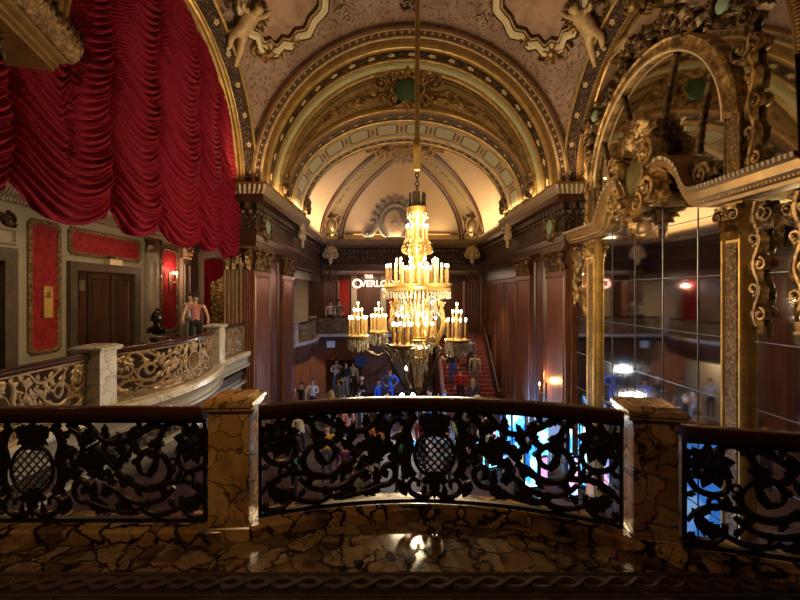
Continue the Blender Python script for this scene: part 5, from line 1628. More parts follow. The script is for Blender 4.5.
def sconce(name, f, label, bulb, cat='sconce', n=2, hgt=.22):
    c = f(0, 0, .15); rt = empty(name, c, label, cat)
    mb = MB(); mb.prism([(-.06, -.25), (.06, -.25), (.09, 0), (.05, .2), (-.05, .2), (-.09, 0)], f, .0, .035); mb.leaf(lambda u, v, n: f(u, v, n + .04), (0, -.2), -pi / 2, .25, .06, .02, 3); mb.build('back_plate', 'aged_brass', rt)
    for k in range(n):
        u = (k - (n - 1) / 2) * .2
        mb = MB(); mb.tube([f(0, -.1, .03), f(u * .6, -.14, .12), f(u, -.1, .18), f(u, -.02, .18)], .012, 6); mb.ball(f(u, -.02, .18), .03, 8, 5); mb.build('arm', 'aged_brass', rt)
        mb = MB(); p = f(u, 0, .18); mb.tube([p, (p[0], p[1], p[2] + .12)], .016, 8); mb.build('candle', 'candle_wax', rt)
        mb = MB(); mb.ball((p[0], p[1], p[2] + .17), (.03, .03, .055), 8, 6); mb.build('bulb', bulb, rt)
    return rt
sconce('wall_sconce', lambda u, v, n: fw(13.05 + u, 2.18 + v, n + .02), 'lit brass candle sconce on the red damask panel of the promenade', 'bulb_pink')
lamp('sconce_lamp', 'POINT', (PW + .30, 13.05, 2.40), 28, (1, .55, .38), .05)
fr2 = wallframe(XR - .1, -1)
sconce('pilaster_sconce', lambda u, v, n: fr2(13.02 + u, -1.42 + v, n + .13), 'glowing amber candle sconce on the wooden pilaster beside the mirror', 'bulb_warm', n=1)
lamp('sconce_lamp', 'POINT', (XR - .48, 13.02, -1.15), 42, (1, .50, .16), .06)
fr3 = wallframe(-5.6, 1)
rt = empty('wall_panel', (-5.6, 21.4, GAL), 'red damask wall panel of the far left gallery', 'panel')
mb = MB(); mb.prism([(20.9, GAL + .4), (21.9, GAL + .4), (21.9, 2.6), (20.9, 2.6)], fr3, 0, .03); mb.build('fabric', 'damask', rt)
mb = MB(); panel_on(mb, lambda u, v, n: fr3(u, v, n - .02), 20.8, 20.98, GAL + .3, 2.7, .05, .05); panel_on(mb, lambda u, v, n: fr3(u, v, n - .02), 21.82, 22.0, GAL + .3, 2.7, .05, .05); mb.build('frame', 'gilt_dark', rt)
sconce('gallery_sconce', lambda u, v, n: fr3(21.4 + u, 1.9 + v, n + .04), 'lit sconce on the red panel of the far gallery, seen in the mirror', 'bulb_pink')
lamp('sconce_lamp', 'POINT', (-5.3, 21.4, 2.1), 14, (1, .55, .38), .05)
# red panels of the end gallery
for i, (a, b, nm) in enumerate(((-3.6, -2.85, 'behind the two standing people'), (-.3, .9, 'behind the chandelier'), (1.6, 2.8, 'above the staircase'))):
    rt = empty('wall_panel', ((a + b) / 2, 26.55, GAL), 'tall red panel on the end gallery wall ' + nm, 'panel')
    mb = MB(); mb.prism([(a, .2), (b, .2), (b, 2.6), (a, 2.6)], lambda u, v, n: fe(u, v, n), 0, .03); mb.build('fabric', 'damask', rt)
    mb = MB(); panel_on(mb, lambda u, v, n: fe(u, v, n - .01), a - .1, a + .04, .1, 2.7, .04, .05); panel_on(mb, lambda u, v, n: fe(u, v, n - .01), b - .04, b + .1, .1, 2.7, .04, .05); mb.build('frame', 'gilt_dark', rt)
# illuminated sign
sg_ = empty('lit_sign', (-1.45, 23.45, 2.2), 'glowing red letters of a sign hanging at the end gallery behind the chandelier', 'sign')
def text(body, x, z, size, parent, m, y=23.35):
    cu = bpy.data.curves.new('lettering', 'FONT'); cu.body = body; cu.size = size; cu.extrude = .02; cu.offset = .012
    o = bpy.data.objects.new('lettering', cu); COL.objects.link(o)
    dg = bpy.context.evaluated_depsgraph_get(); dg.update()
    me = bpy.data.meshes.new_from_object(o.evaluated_get(dg)); bpy.data.objects.remove(o)
    o = bpy.data.objects.new('lettering', me); COL.objects.link(o)
    me.transform(Matrix.Translation((x, y, z)) @ Matrix.Rotation(pi / 2, 4, 'X'))
    me.materials.clear(); me.materials.append(M[m])
    o.parent = parent; o.matrix_parent_inverse = Matrix.Translation(-Vector(parent.location))
    return o
text('O', -2.36, 2.0, .74, sg_, 'sign_red')
text('VERLOOK', -1.86, 2.07, .52, sg_, 'sign_red')
text('THE', -1.62, 2.58, .25, sg_, 'sign_red')
mb = MB(); mb.box((-2.4, 23.40, 2.0), (.35, 23.44, 2.03)); mb.box((-2.4, 23.40, 2.42), (.35, 23.44, 2.45))
for x in (-2.2, .15): mb.tube([(x, 23.42, 2.0), (x, 23.42, 3.0)], .015, 5)
mb.build('hanger', 'black_metal', sg_)
lamp('sign_lamp', 'POINT', (-1.2, 23.0, 2.25), 6, (1, .35, .25), .2)
# ================================================================== CHANDELIER
CX0, CY0 = AX, YC
ZT = Z0 + RS
ch = empty('chandelier', (CX0, CY0, ZT), 'great gilded crystal chandelier of lit candle tiers hanging on a long rod', 'chandelier')
def zp(py): return EYE + (293 - py) / 400 * YC
def lz(prof, seg=24, c=(CX0, CY0, 0)):
    mb = MB(); mb.lathe(prof, c, seg); return mb
# rod and chain
mb = MB(); P = [(CX0, CY0, zp(165) + (ZT - zp(165)) * i / 30) for i in range(31)]
mb.tube(P, [.048 + .006 * (i % 2) for i in range(31)], 10); mb.build('rod', 'gold', ch)
mb = MB()
lz([(.02, zp(172)), (.07, zp(170)), (.075, zp(150)), (.085, zp(148)), (.06, zp(140)), (.02, zp(138))], 12).build('rod_sleeve', 'bright_gold', ch)
for i in range(6):
    z0_, z1_ = zp(168 + 4.4 * i), zp(168 + 4.4 * (i + 1) + 1)
    mb = MB(); zc, h = (z0_ + z1_) / 2, abs(z0_ - z1_) / 2
    a = i % 2
    mb.tube([(CX0 + (.035 * cos(t) if a else 0), CY0 + (0 if a else .035 * cos(t)), zc + h * sin(t)) for t in [2 * pi * k / 12 for k in range(13)]], .014, 5, False)
    mb.build('chain_link', 'dark_brass', ch)
# central stem
prof = [(.02, zp(395)), (.05, zp(391)), (.10, zp(386)), (.06, zp(380)), (.10, zp(372)), (.20, zp(360)), (.16, zp(350)), (.08, zp(342)), (.10, zp(330)), (.14, zp(322)), (.09, zp(314)), (.12, zp(302)), (.16, zp(296)), (.12, zp(288)), (.12, zp(262)), (.17, zp(257)), (.20, zp(246)), (.13, zp(242)), (.12, zp(224)), (.16, zp(220)), (.17, zp(210)), (.12, zp(206)), (.05, zp(200)), (.03, zp(188))]
lz(prof, 20).build('stem', 'chandelier_gold', ch)
def candle_mesh(h, r):
    mb = MB(); mb.lathe([(r * 1.9, -.012), (r * 2.1, 0), (r * 1.2, .012), (r, .014), (r, h)], (0, 0, 0), 8)
    o = mb.build('candle', 'candle_wax'); COL.objects.unlink(o); return o.data
def bulb_mesh(s_):
    mb = MB(); mb.ball((0, 0, .030 * s_), (.020 * s_, .020 * s_, .034 * s_), 8, 6)
    o = mb.build('bulb', 'bulb'); COL.objects.unlink(o); return o.data
CM = {}
def add_candle(par, p, h, r=.021, lit=True, bs=1.0):
    k = (round(h, 2), r)
    if k not in CM: CM[k] = candle_mesh(h, r)
    if ('b', bs) not in CM: CM[('b', bs)] = bulb_mesh(bs)
    o = bpy.data.objects.new('candle', CM[k]); COL.objects.link(o)
    o.parent = par; o.location = p
    if not lit: o.material_slots[0].link = 'OBJECT'; o.material_slots[0].material = M['dark_brass']
    if lit:
        b = bpy.data.objects.new('bulb', CM[('b', bs)]); COL.objects.link(b)
        b.parent = par; b.location = (p[0], p[1], p[2] + h); pass
def drops(mb, c, R, z, n, L, r=.016, jig=.0):
    for i in range(n):
        a = 2 * pi * i / n
        x, y = c[0] + R * cos(a), c[1] + R * sin(a)
        l = L * (1 + jig * sin(i * 2.4))
        mb.lathe([(.002, z - l), (r, z - l * .78), (r * .45, z - l * .35), (r * .8, z - l * .2), (.002, z)], (x, y, 0), 5)
def tier(name, R, z, th, ncan, h, drop, nd, ncol='chandelier_gold', lit=True, rings=((1.0, 0.0),)):
    mb = MB()
    mb.lathe([(R * .72, z - th), (R * .96, z - th), (R * 1.02, z - th * .7), (R * .98, z - th * .4), (R * 1.03, z), (R * .72, z), (R * .72, z - th)], (CX0, CY0, 0), 40)
    for i in range(6):
        a = 2 * pi * i / 6 + .3
        mb.tube([(CX0 + .1 * cos(a), CY0 + .1 * sin(a), z - th * .4), (CX0 + R * .8 * cos(a), CY0 + R * .8 * sin(a), z - th * .5)], .018, 5)
    o = mb.build(name, ncol, ch)
    for q, dz in (rings if ncan else ()):
        m = max(4, int(ncan * q))
        for i in range(m):
            a = 2 * pi * (i + (.5 if q < 1 else 0)) / m
            add_candle(o, (CX0 + R * .9 * q * cos(a), CY0 + R * .9 * q * sin(a), z + dz), h, lit=lit)
    if drop:
        mb = MB(); drops(mb, (CX0, CY0), R * .97, z - th, nd, drop, .022); drops(mb, (CX0, CY0), R * .85, z - th, int(nd * .8), drop * .7, .02)
        c = mb.build('crystal_fringe', 'crystal', ch)
    return o
# crown of dark unlit candles
tier('crown_tier', .17, zp(206), .06, 9, .26, 0, 0, 'dark_brass', lit=False)
tier('upper_ring', .21, zp(208), .12, 0, .1, .10, 18)
tier('upper_tier', .235, zp(242), .09, 12, .29, .08, 20)
# scrolled collar
mb = MB()
for i in range(8):
    a = 2 * pi * i / 8 + .2
    f = lambda u, v, n: (CX0 + (u) * cos(a) - n * sin(a), CY0 + u * sin(a) + n * cos(a), v)
    mb.volute(f, (.24, zp(249)), .10, pi, 1.5, .03, .03, 1); mb.stroke(f, [(.12, zp(242)), (.2, zp(240)), (.28, zp(244))], .03, .025, .03); mb.leaf(f, (.14, zp(256)), 1.0, .16, .05, .03, 3)
mb.build('scroll_collar', 'chandelier_gold', ch)
tier('middle_tier', .30, zp(282), .08, 10, .26, 0, 0)
tier('great_tier', .69, zp(284), .14, 24, .33, .16, 56)
tier('inner_tier', .46, zp(284), .10, 10, .46, .14, 36)
# scroll arms hanging below the great tier
for i in range(8):
    a = 2 * pi * i / 8 + .35
    f = lambda u, v, n: (CX0 + u * cos(a) - n * sin(a), CY0 + u * sin(a) + n * cos(a), v)
    mb = MB()
    mb.stroke(f, [(.56, zp(291)), (.46, zp(300)), (.54, zp(310)), (.57, zp(325)), (.47, zp(338)), (.38, zp(344)), (.30, zp(338)), (.36, zp(330)), (.42, zp(334))], .034, .022, .026, 6, 5)
    mb.volute(f, (.46, zp(306)), .10, 0, 1.4, .025, .024, 1)
    mb.leaf(f, (.60, zp(322)), 2.2, .22, .05, .03, 3)
    mb.build('scroll_arm', 'chandelier_gold', ch)
    mb = MB()
    for q in range(7):
        t = q / 6; x, y, z = f(.16 + .42 * t, zp(300) - .14 * sin(pi * t) - .05, 0)
        mb.ball((x, y, z), .022, 6, 4)
    mb.build('crystal_swag', 'crystal', ch)
# lower bodies
tier('lower_tier', .36, zp(336), .07, 12, .22, .12, 30)
tier('bowl_tier', .22, zp(354), .06, 9, .13, .10, 20)
for R, z, n, L in ((.42, zp(298), 36, .30), (.30, zp(303), 26, .34), (.30, zp(342), 28, .22), (.20, zp(358), 20, .28), (.12, zp(368), 14, .30)):
    mb = MB(); drops(mb, (CX0, CY0), R, z, n, L, .022, .25); mb.lathe([(R - .01, z), (R + .01, z), (R + .01, z + .012), (R - .01, z + .012)], (CX0, CY0, 0), 20)
    mb.build('crystal_cascade', 'crystal', ch)
# outer arms with candle clusters
arms = [(-80, 1.20, 335), (-139, 1.24, 331), (-17, 1.12, 344), (37, 1.10, 339), (163, 1.15, 333)]
for ad, R, py in arms:
    a = radians(ad - 90)           # angle measured from straight towards the camera
    ca, sa = cos(a), sin(a)
    f = lambda u, v, n: (CX0 + u * ca - n * sa, CY0 + u * sa + n * ca, v)
    zb = EYE + (293 - py) / 400 * (CY0 + R * sa)
    mb = MB()
    mb.stroke(f, [(.06, zp(388)), (.22, zp(388)), (.42, zp(372)), (.62, zb - .38), (.82, zb - .42), (R - .06, zb - .24), (R, zb - .06)], .034, .024, .03, 6, 5)
    mb.volute(f, (.62, zb - .26), .10, -pi / 2, 1.4, .024, .024, 1); mb.leaf(f, (.40, zp(374)), .9, .28, .06, .03, 3, .5); mb.leaf(f, (.85, zb - .4), .3, .22, .05, .03, 3, .5)
    arm = mb.build('branch', 'dark_brass', ch)
    cx, cy = f(R, 0, 0)[:2]
    mb = MB(); mb.lathe([(.03, zb - .14), (.10, zb - .10), (.17, zb - .06), (.215, zb - .05), (.225, zb - .01), (.20, zb), (.0, zb)], (cx, cy, 0), 18)
    cup = mb.build('candle_cup', 'chandelier_gold', ch)
    for i in range(8):
        t = 2 * pi * i / 8 + .2
        add_candle(cup, (cx + .17 * cos(t), cy + .17 * sin(t), zb), .32, .019)
    for i in range(4):
        t = 2 * pi * i / 4
        add_candle(cup, (cx + .075 * cos(t), cy + .075 * sin(t), zb), .47, .019)
    add_candle(cup, (cx, cy, zb), .60, .019)
    mb = MB(); drops(mb, (cx, cy), .20, zb - .06, 14, .22, .024, .2); drops(mb, (cx, cy), .12, zb - .10, 8, .24, .022)
    mb.build('crystal_fringe', 'crystal', ch)
    lamp('candle_lamp', 'POINT', (cx, cy, zb + .75), 1, WARM, .16)['cl'] = 1
for z, e in ((zp(222), 1), (zp(262), 2.2), (zp(316), .3)):
    for k in range(3):
        a = 2 * pi * k / 3 + .5; R = .95 if e > 2 else .42
        lamp('candle_lamp', 'POINT', (CX0 + R * cos(a), CY0 + R * sin(a), z), e * .8, WARM, .12)['cl'] = 1
CHP = 56
for o in list(S.objects):
    if o.type == 'LIGHT' and 'cl' in o.keys(): o.data.energy *= CHP; del o['cl']
lz([(.0, zp(397)), (.03, zp(396)), (.05, zp(393)), (.02, zp(390))], 10).build('finial', 'dark_brass', ch)
# ================================================================== STAIRCASE AND LOBBY FURNITURE
sc_ = empty('staircase', (3.5, 18.0, LOB), 'red carpeted staircase climbing to the end gallery along the right hand wall', 'staircase')
NS = 20; SY0 = 17.8; TR = (YG + .02 - SY0) / NS; RI = (GAL - LOB) / NS
X0S, X1S = 2.25, 4.85
mb = MB()
pts = [(SY0, LOB)]
for i in range(NS): pts += [(SY0 + i * TR, LOB + (i + 1) * RI), (min(YG - .01, SY0 + (i + 1) * TR), LOB + (i + 1) * RI - .002)]
pts += [(YG - .01, LOB)]
A = [mb.vert((X0S, y, z)) for y, z in pts]; B = [mb.vert((X1S, y, z)) for y, z in pts]
mb.face(A, sm=False); mb.face(B[::-1], sm=False)
for i in range(len(pts)): j = (i + 1) % len(pts); mb.face((A[i], B[i], B[j], A[j]), sm=False)
mb.build('steps', 'stair_red', sc_)
def stair_z(y): return LOB + max(0, min(NS, math.ceil((y - SY0) / TR))) * RI
for x, m, nm in ((X0S + .04, 'rail_oak', 'handrail'), (X1S - .1, 'mahogany_dark', 'handrail')):
    mb = MB()
    mb.tube([(x, SY0 - .1, LOB + .95), (x, YG - .05, GAL + .95)], .05, 8); mb.ball((x, SY0 - .1, LOB + 1.08), .1, 10, 6); mb.box((x - .07, SY0 - .17, LOB), (x + .07, SY0 - .03, LOB + 1.0))
    o = mb.build(nm, m, sc_)
    mb = MB()
    for i in range(NS): mb.tube([(x, SY0 + (i + .5) * TR, LOB + (i + 1) * RI), (x, SY0 + (i + .5) * TR, LOB + (i + .5) * RI + 1.0)], .022, 5)
    mb.build('balusters', m, sc_)
def rope_barrier(pts, label):
    rt = empty('rope_barrier', pts[0], label, 'rope barrier')
    for x, y, z in pts:
        mb = MB(); mb.lathe([(.16, 0), (.15, .03), (.03, .05), (.025, .95), (.05, .98), (.03, 1.04)], (x, y, z), 10); mb.build('stanchion', 'aged_brass', rt)
    for a, b in zip(pts, pts[1:]):
        mb = MB(); P = []
        for i in range(13):
            t = i / 12; P.append((a[0] + (b[0] - a[0]) * t, a[1] + (b[1] - a[1]) * t, a[2] + (b[2] - a[2]) * t + .95 - .45 * 4 * t * (1 - t)))
        mb.tube(P, .035, 6); mb.build('rope', 'rope_white', rt)
rope_barrier([(-1.75, 17.2, LOB), (-1.0, 16.6, LOB), (-.05, 16.5, LOB)], 'white rope barrier on brass posts on the lobby floor before the dark doorway')
rope_barrier([(1.0, 16.4, LOB), (1.55, 16.9, LOB), (2.0, 17.5, LOB)], 'white rope barrier leading to the foot of the red staircase')
# stand lamps below the chandelier
for x, lab in ((.39, 'bright white flood lamp on a black stand under the chandelier, nearer the doorway'), (.84, 'bright white flood lamp on a black stand under the chandelier, nearer the stairs')):
    rt = empty('stand_lamp', (x, 16.5, LOB), lab, 'lamp')
    mb = MB(); mb.tube([(x, 16.5, LOB), (x, 16.5, -2.57)], .02, 6); 
    for k in range(3): mb.tube([(x, 16.5, LOB + .4), (x + .35 * cos(2.1 * k), 16.5 + .35 * sin(2.1 * k), LOB + .02)], .015, 5)
    mb.build('stand', 'black_metal', rt)
    mb = MB(); mb.lathe([(.06, .1), (.10, .02), (.13, -.06), (.12, -.06)], (x, 16.5, -2.5), 12, 0, 'y'); mb.build('housing', 'black_metal', rt)
    mb = MB(); mb.ball((x, 16.43, -2.5), .085, 10, 6); mb.build('bulb', 'bulb_white', rt)
    lamp('flood', 'SPOT', (x, 16.3, -2.5), 120, (1, .93, .85), .1, (radians(85), 0, radians(180)), spot_size=radians(130), spot_blend=.8)
nt = empty('notice', (-3.35, 21.7, -1.0), 'small white notice on the wall under the end gallery, left of the chandelier', 'notice')
mb = MB(); mb.box((-3.58, 21.75, -1.27), (-3.12, 21.78, -.75)); mb.build('board', 'paper_white', nt)
mb = MB(); mb.box((-3.62, 21.765, -1.31), (-3.08, 21.8, -.71)); mb.build('frame', 'black_metal', nt)
bd = empty('round_sign', (-1.66, 20.8, LOB), 'round blue disc sign on a pole beside the dark doorway', 'sign')
mb = MB(); mb.lathe([(.0, -.03), (.30, -.03), (.30, .03), (0, .03)], (-1.66, 20.8, -1.84), 24, 0, 'y'); mb.build('disc', cloth((.02, .10, .55)), bd)
mb = MB(); mb.tube([(-1.66, 20.85, LOB), (-1.66, 20.85, -2.0)], .025, 6); mb.build('pole', 'black_metal', bd)
x, y, zz = .65, 17.1, -1.5
rt = empty('stand_lamp', (x, y, LOB), 'tall white flood lamp on a black stand behind the chandelier', 'lamp')
mb = MB(); mb.tube([(x, y, LOB), (x, y, zz - .08)], .02, 6)
for k in range(3): mb.tube([(x, y, LOB + .5), (x + .45 * cos(2.1 * k), y + .45 * sin(2.1 * k), LOB + .02)], .015, 5)
mb.build('stand', 'black_metal', rt)
mb = MB(); mb.lathe([(.07, .12), (.13, .02), (.16, -.06), (.15, -.06)], (x, y, zz), 12, 0, 'y'); mb.build('housing', 'black_metal', rt)
mb = MB(); mb.ball((x, y - .06, zz), .11, 10, 6); mb.build('bulb', 'bulb_white', rt)
lamp('flood', 'SPOT', (x, y - .25, zz), 220, (.85, .92, 1), .1, (radians(75), 0, radians(180)), spot_size=radians(140), spot_blend=.8)
# glowing blue displays along the mirror wall
def display(x, y, w, h, m, label, rot=0.0, slant=0.0, base=0.0):
    rt = empty('light_display', (x, y, LOB), label, 'display')
    R = Matrix.Rotation(rot, 3, 'Z')
    def f(u, v, n):
        p = R @ Vector((u, -n + slant * v, 0)); return (x + p.x, y + p.y, LOB + v)
    mb = MB(); mb.prism([(-w / 2, base), (w / 2, base), (w / 2, h), (-w / 2, h)], f, -.08, 0); mb.prism([(-w / 2 - .05, 0), (w / 2 + .05, 0), (w / 2 + .05, base + .03), (-w / 2 - .05, base + .03)], f, -.3, .1); mb.build('cabinet', 'black_metal', rt)
    mb = MB(); mb.prism([(-w / 2 + .04, base + .08), (w / 2 - .04, base + .08), (w / 2 - .04, h - .05), (-w / 2 + .04, h - .05)], f, 0, .012); mb.build('screen', m, rt)
    return rt
display(3.02, 12.3, .62, .80, 'screen_cyan', 'low slanted glowing cyan console on the lobby floor', .3, .5)
display(3.75, 15.2, .55, 1.05, 'screen_pale', 'pale lilac light panel, farthest of the displays by the mirror wall', .2)
display(4.2, 13.3, .50, 1.45, 'screen_blue', 'deep blue light panel between the pale and cyan displays', .2)
display(4.48, 12.0, .52, 1.5, 'screen_cyan', 'upright cyan light panel close to the mirror', .3)
display(3.85, 11.1, .40, 1.3, 'screen_blue', 'short blue light panel in front of the cyan panel', .1)
display(4.78, 10.6, .36, 1.2, 'screen_pale', 'short pale lilac light panel against the mirror, nearest the camera', .3)
display(3.9, 12.6, .5, .42, 'screen_yellow', 'small low yellow lit box on the lobby floor', .1)
display(4.32, 11.4, .3, .8, 'screen_magenta', 'small pink lit panel between the blue and lilac panels', .4)
display(4.97, 11.15, .24, 1.75, 'screen_blue', 'narrow tall blue light panel flush against the mirror edge', .9)
display(4.40, 14.6, .6, 1.2, 'screen_blue', 'broad blue light panel in front of the wooden pilasters', .15)
display(4.72, 6.95, .95, 2.9, 'dim_blue_glow', 'added wide dim blue screen giving the mirror its blue glow, seen through the balustrade', .55)  # made-up screen, stands in for the blue glow low in the mirror
display(.9, 13.8, .5, .35, 'screen_blue', 'low blue lit box out on the lobby floor under the lattice', -.2)

# blue wash lamps added to tint the lobby, its crowd and their reflection
for x, y, rz, lab, e in ((3.1, 13.0, -80, 'added small black lamp throwing blue light at the mirror wall', 1500), (2.2, 7.6, -100, 'added black blue wash lamp on the lobby floor below the near marble post', 260), (3.3, 15.0, 66, 'added small black blue wash lamp behind the cyan console', 900)):
    rt = empty('added_wash_lamp', (x, y, LOB), lab, 'lamp')
    R_ = Matrix.Rotation(radians(rz), 3, 'Z')
    def wl(p, x=x, y=y, R_=R_): q = R_ @ Vector(p); return (x + q.x, y + q.y, LOB + q.z)
    mb = MB(); mb.tube([wl((0, -.12, .22)), wl((0, .10, .26))], [.07, .10], 12); mb.build('can', 'black_metal', rt)
    mb = MB(); mb.tube([wl((.12, 0, .01)), wl((.12, 0, .24)), wl((0, 0, .26))], .012, 5); mb.tube([wl((-.12, 0, .01)), wl((-.12, 0, .24)), wl((0, 0, .26))], .012, 5); mb.tube([wl((-.14, 0, .01)), wl((.14, 0, .01))], .014, 5); mb.build('bracket', 'black_metal', rt)
    mb = MB(); mb.tube([wl((0, .10, .26)), wl((0, .108, .262))], [.085, .085], 12); mb.build('lens', 'screen_blue', rt)
    lamp('added_blue_wash', 'SPOT', wl((0, .14, .27)), e, BLUE, .06, (radians(100), 0, radians(rz)), spot_size=radians(120), spot_blend=.6)

# ================================================================== PEOPLE
def person(x, y, z, rot, top, legs, hair, label, pose='stand', skin='skin_light', h=1.7, hat=None, group=None, skirt=False, long=False, seed=0):
    root = empty('person', (x, y, z), label, 'person', group)
    k = h / 1.7; rn = random.Random(seed + int(x * 100))
    s1 = rn.uniform(-.03, .05)
    J = [(0, 0, .95, .13, .10), (0, -.01, 1.10, .115, .09), (0, -.005, 1.28, .15, .105), (0, .01, 1.43, .065, .06), (0, 0, 1.49, .052, .052), (0, -.015, 1.56, .070, .082), (0, -.005, 1.65, .074, .088)]
    E = [(0, 1), (1, 2), (2, 3), (3, 4), (4, 5), (5, 6)]
    if pose == 'sit': leg = [(.10, -.12, .86), (.12, -.42, .85), (.12, -.44, .45), (.12, -.58, .40)]
    for sg in (-1, 1):
        b = len(J)
        st = .06 * sg if pose == 'walk' else 0
        J += [(sg * .10, 0, .88, .085), (sg * .105, -.01 - st, .50, .060), (sg * .11, .02 + st, .09, .042), (sg * .12, -.11 + st, .035, .034)]
        E += [(0, b), (b, b + 1), (b + 1, b + 2), (b + 2, b + 3)]
    for sg in (-1, 1):
        b = len(J)
        if pose == 'hips': a = [(.20, 0, 1.40), (.40, .06, 1.18), (.22, -.06, 1.00), (.16, -.10, .98)]
        elif pose == 'crossed': a = [(.20, 0, 1.40), (.25, -.06, 1.14), (.08, -.20, 1.16), (-.04, -.21, 1.18)]
        elif pose == 'reach' and sg > 0: a = [(.20, 0, 1.40), (.26, -.14, 1.20), (.24, -.40, 1.22), (.23, -.49, 1.24)]
        elif pose == 'tray': a = [(.20, 0, 1.40), (.25, -.04, 1.12), (.16, -.28, 1.08), (.14, -.36, 1.08)]
        elif pose == 'lean': a = [(.20, 0, 1.40), (.30, -.05, 1.15), (.32, -.22, .98), (.31, -.30, .95)]
        else: a = [(.20, 0, 1.40), (.245, .02 + s1, 1.13), (.25, -.05 - s1, .88), (.245, -.08, .79)]
        J += [(sg * q[0], q[1], q[2], r) for q, r in zip(a, (.062, .046, .034, .036))]
        w, t = Vector(J[-2][:3]), Vector(J[-1][:3]); d = (t - w).normalized()
        side = d.cross(Vector((sg, .3, .2))).normalized()
        E += [(2, b), (b, b + 1), (b + 1, b + 2), (b + 2, b + 3)]
    nb = len(J)
    legset = set(range(7, 15)); handset = {18, 22}
    def mo(a, b, t, c):
        if b in (4, 5, 6) or a in (4, 5): return 0
        if b in (3,) and t > .75: return 0
        if b in handset or b in (17, 21) and t > (.75 if not skirt else -.1) : return 0
        if b in (16, 20) and skirt: return 0
        if a == 0 and b in (7, 11): return 2
        if b in legset:
            if b in (10, 14) or (b in (9, 13) and t > .93): return 3
            return 2
        if a == 0 and b == 1 and t < .25: return 2
        return 1
    J = [(j[0] * k, j[1] * k, j[2] * k) + tuple(r * k for r in j[3:]) for j in J]
    skin_body('body', J, E, mo, 0, root, 1, [skin, cloth(top), cloth(legs), cloth((.02, .02, .02))])
    # hands: palm, four fingers and a thumb, slightly curled
    for b in (15, 19):
        w, t = Vector(J[b + 2][:3]), Vector(J[b + 3][:3]); d = (t - w).normalized()
        sd = d.cross(Vector((0, 1, .3))).normalized(); cu = sd.cross(d)
        mb = MB()
        for q in range(4):
            o = t + sd * (.030 - .020 * q) * k
            L = (.060, .072, .068, .052)[q] * k
            mb.tube([o, o + d * L * .5 + cu * .004, o + d * L * .85 + cu * .02, o + d * L + cu * .032], [.010 * k, .009 * k, .008 * k, .006 * k], 5)
        o = t - d * .03 * k + sd * .03 * k
        mb.tube([o, o + sd * .025 * k + d * .02, o + sd * .03 * k + d * .05 * k + cu * .015], [.011 * k, .010 * k, .007 * k], 5)
        hd = mb.build('fingers', skin); hd.parent = root
    # face
    mb = MB()
    mb.tube([(0, -.092 * k, 1.625 * k), (0, -.115 * k, 1.585 * k), (0, -.09 * k, 1.575 * k)], [.008, .014, .010], 5)
    for sg in (-1, 1): mb.ball((sg * .080 * k, 0, 1.60 * k), (.012, .02, .032), 6, 5)
    o = mb.build('nose_and_ears', skin); o.parent = root
    mb = MB()
    for sg in (-1, 1): mb.ball((sg * .032 * k, -.088 * k, 1.62 * k), (.013, .008, .009), 6, 5)
    mb.tube([(-.025, -.094 * k, 1.54 * k), (0, -.099 * k, 1.537 * k), (.025, -.094 * k, 1.54 * k)], .006, 5)
    o = mb.build('eyes_and_mouth', cloth((.10, .04, .03))); o.parent = root
    # hair
    if hair:
        mb = MB()
        def hp(u, v):
            t = 2 * pi * u; e = -.35 + (pi / 2 + .35) * v
            r = .094 * k * cos(e) * 1.02; back = sin(t)
            front = max(0, -back)
            e2 = max(e, .55 * front)
            r = .096 * k * cos(e2)
            return (r * cos(t) * .95, .012 + r * 1.08 * sin(t), 1.63 * k + .112 * k * sin(e2))
        mb.grid(hp, 16, 6, closeu=True)
        if long:
            mb.tube([(0, .07 * k, 1.68 * k), (0, .10 * k, 1.55 * k), (0, .115 * k, 1.40 * k), (0, .12 * k, 1.27 * k)], [.07, .095, .085, .03], 10)
        o = mb.build('hair', cloth(hair)); o.parent = root
    if hat:
        mb = MB()
        if hat[1] == 'cap':
            mb.lathe([(.100 * k, 1.655 * k), (.104 * k, 1.69 * k), (.085 * k, 1.735 * k), (.03 * k, 1.755 * k), (.001, 1.757 * k)], (0, 0, 0), 14)
            mb.prism([(-.07, -.08), (.07, -.08), (.055, -.17), (0, -.19), (-.055, -.17)], lambda u, v, n: (u * k, v * k, 1.665 * k + n), 0, .012)
        else:
            mb.lathe([(.19 * k, 1.67 * k), (.185 * k, 1.685 * k), (.105 * k, 1.69 * k), (.098 * k, 1.76 * k), (.06 * k, 1.775 * k), (.001, 1.77 * k)], (0, 0, 0), 16)
        o = mb.build('hat', cloth(hat[0])); o.parent = root
    root.rotation_euler = (0, 0, rot)
    return root
BLK = (.015, .015, .017); WHT = (.70, .68, .64); BRN = (.06, .03, .015); DKH = (.015, .010, .008); BLD = (.50, .33, .15); NAVY = (.02, .03, .08); JEAN = (.05, .08, .16); GRY = (.18, .18, .18); OLV = (.10, .10, .05); RED = (.45, .02, .02); BLU = (.02, .10, .50); PNK = (.55, .20, .20)
FACE = 0.0   # rotation 0: facing the camera
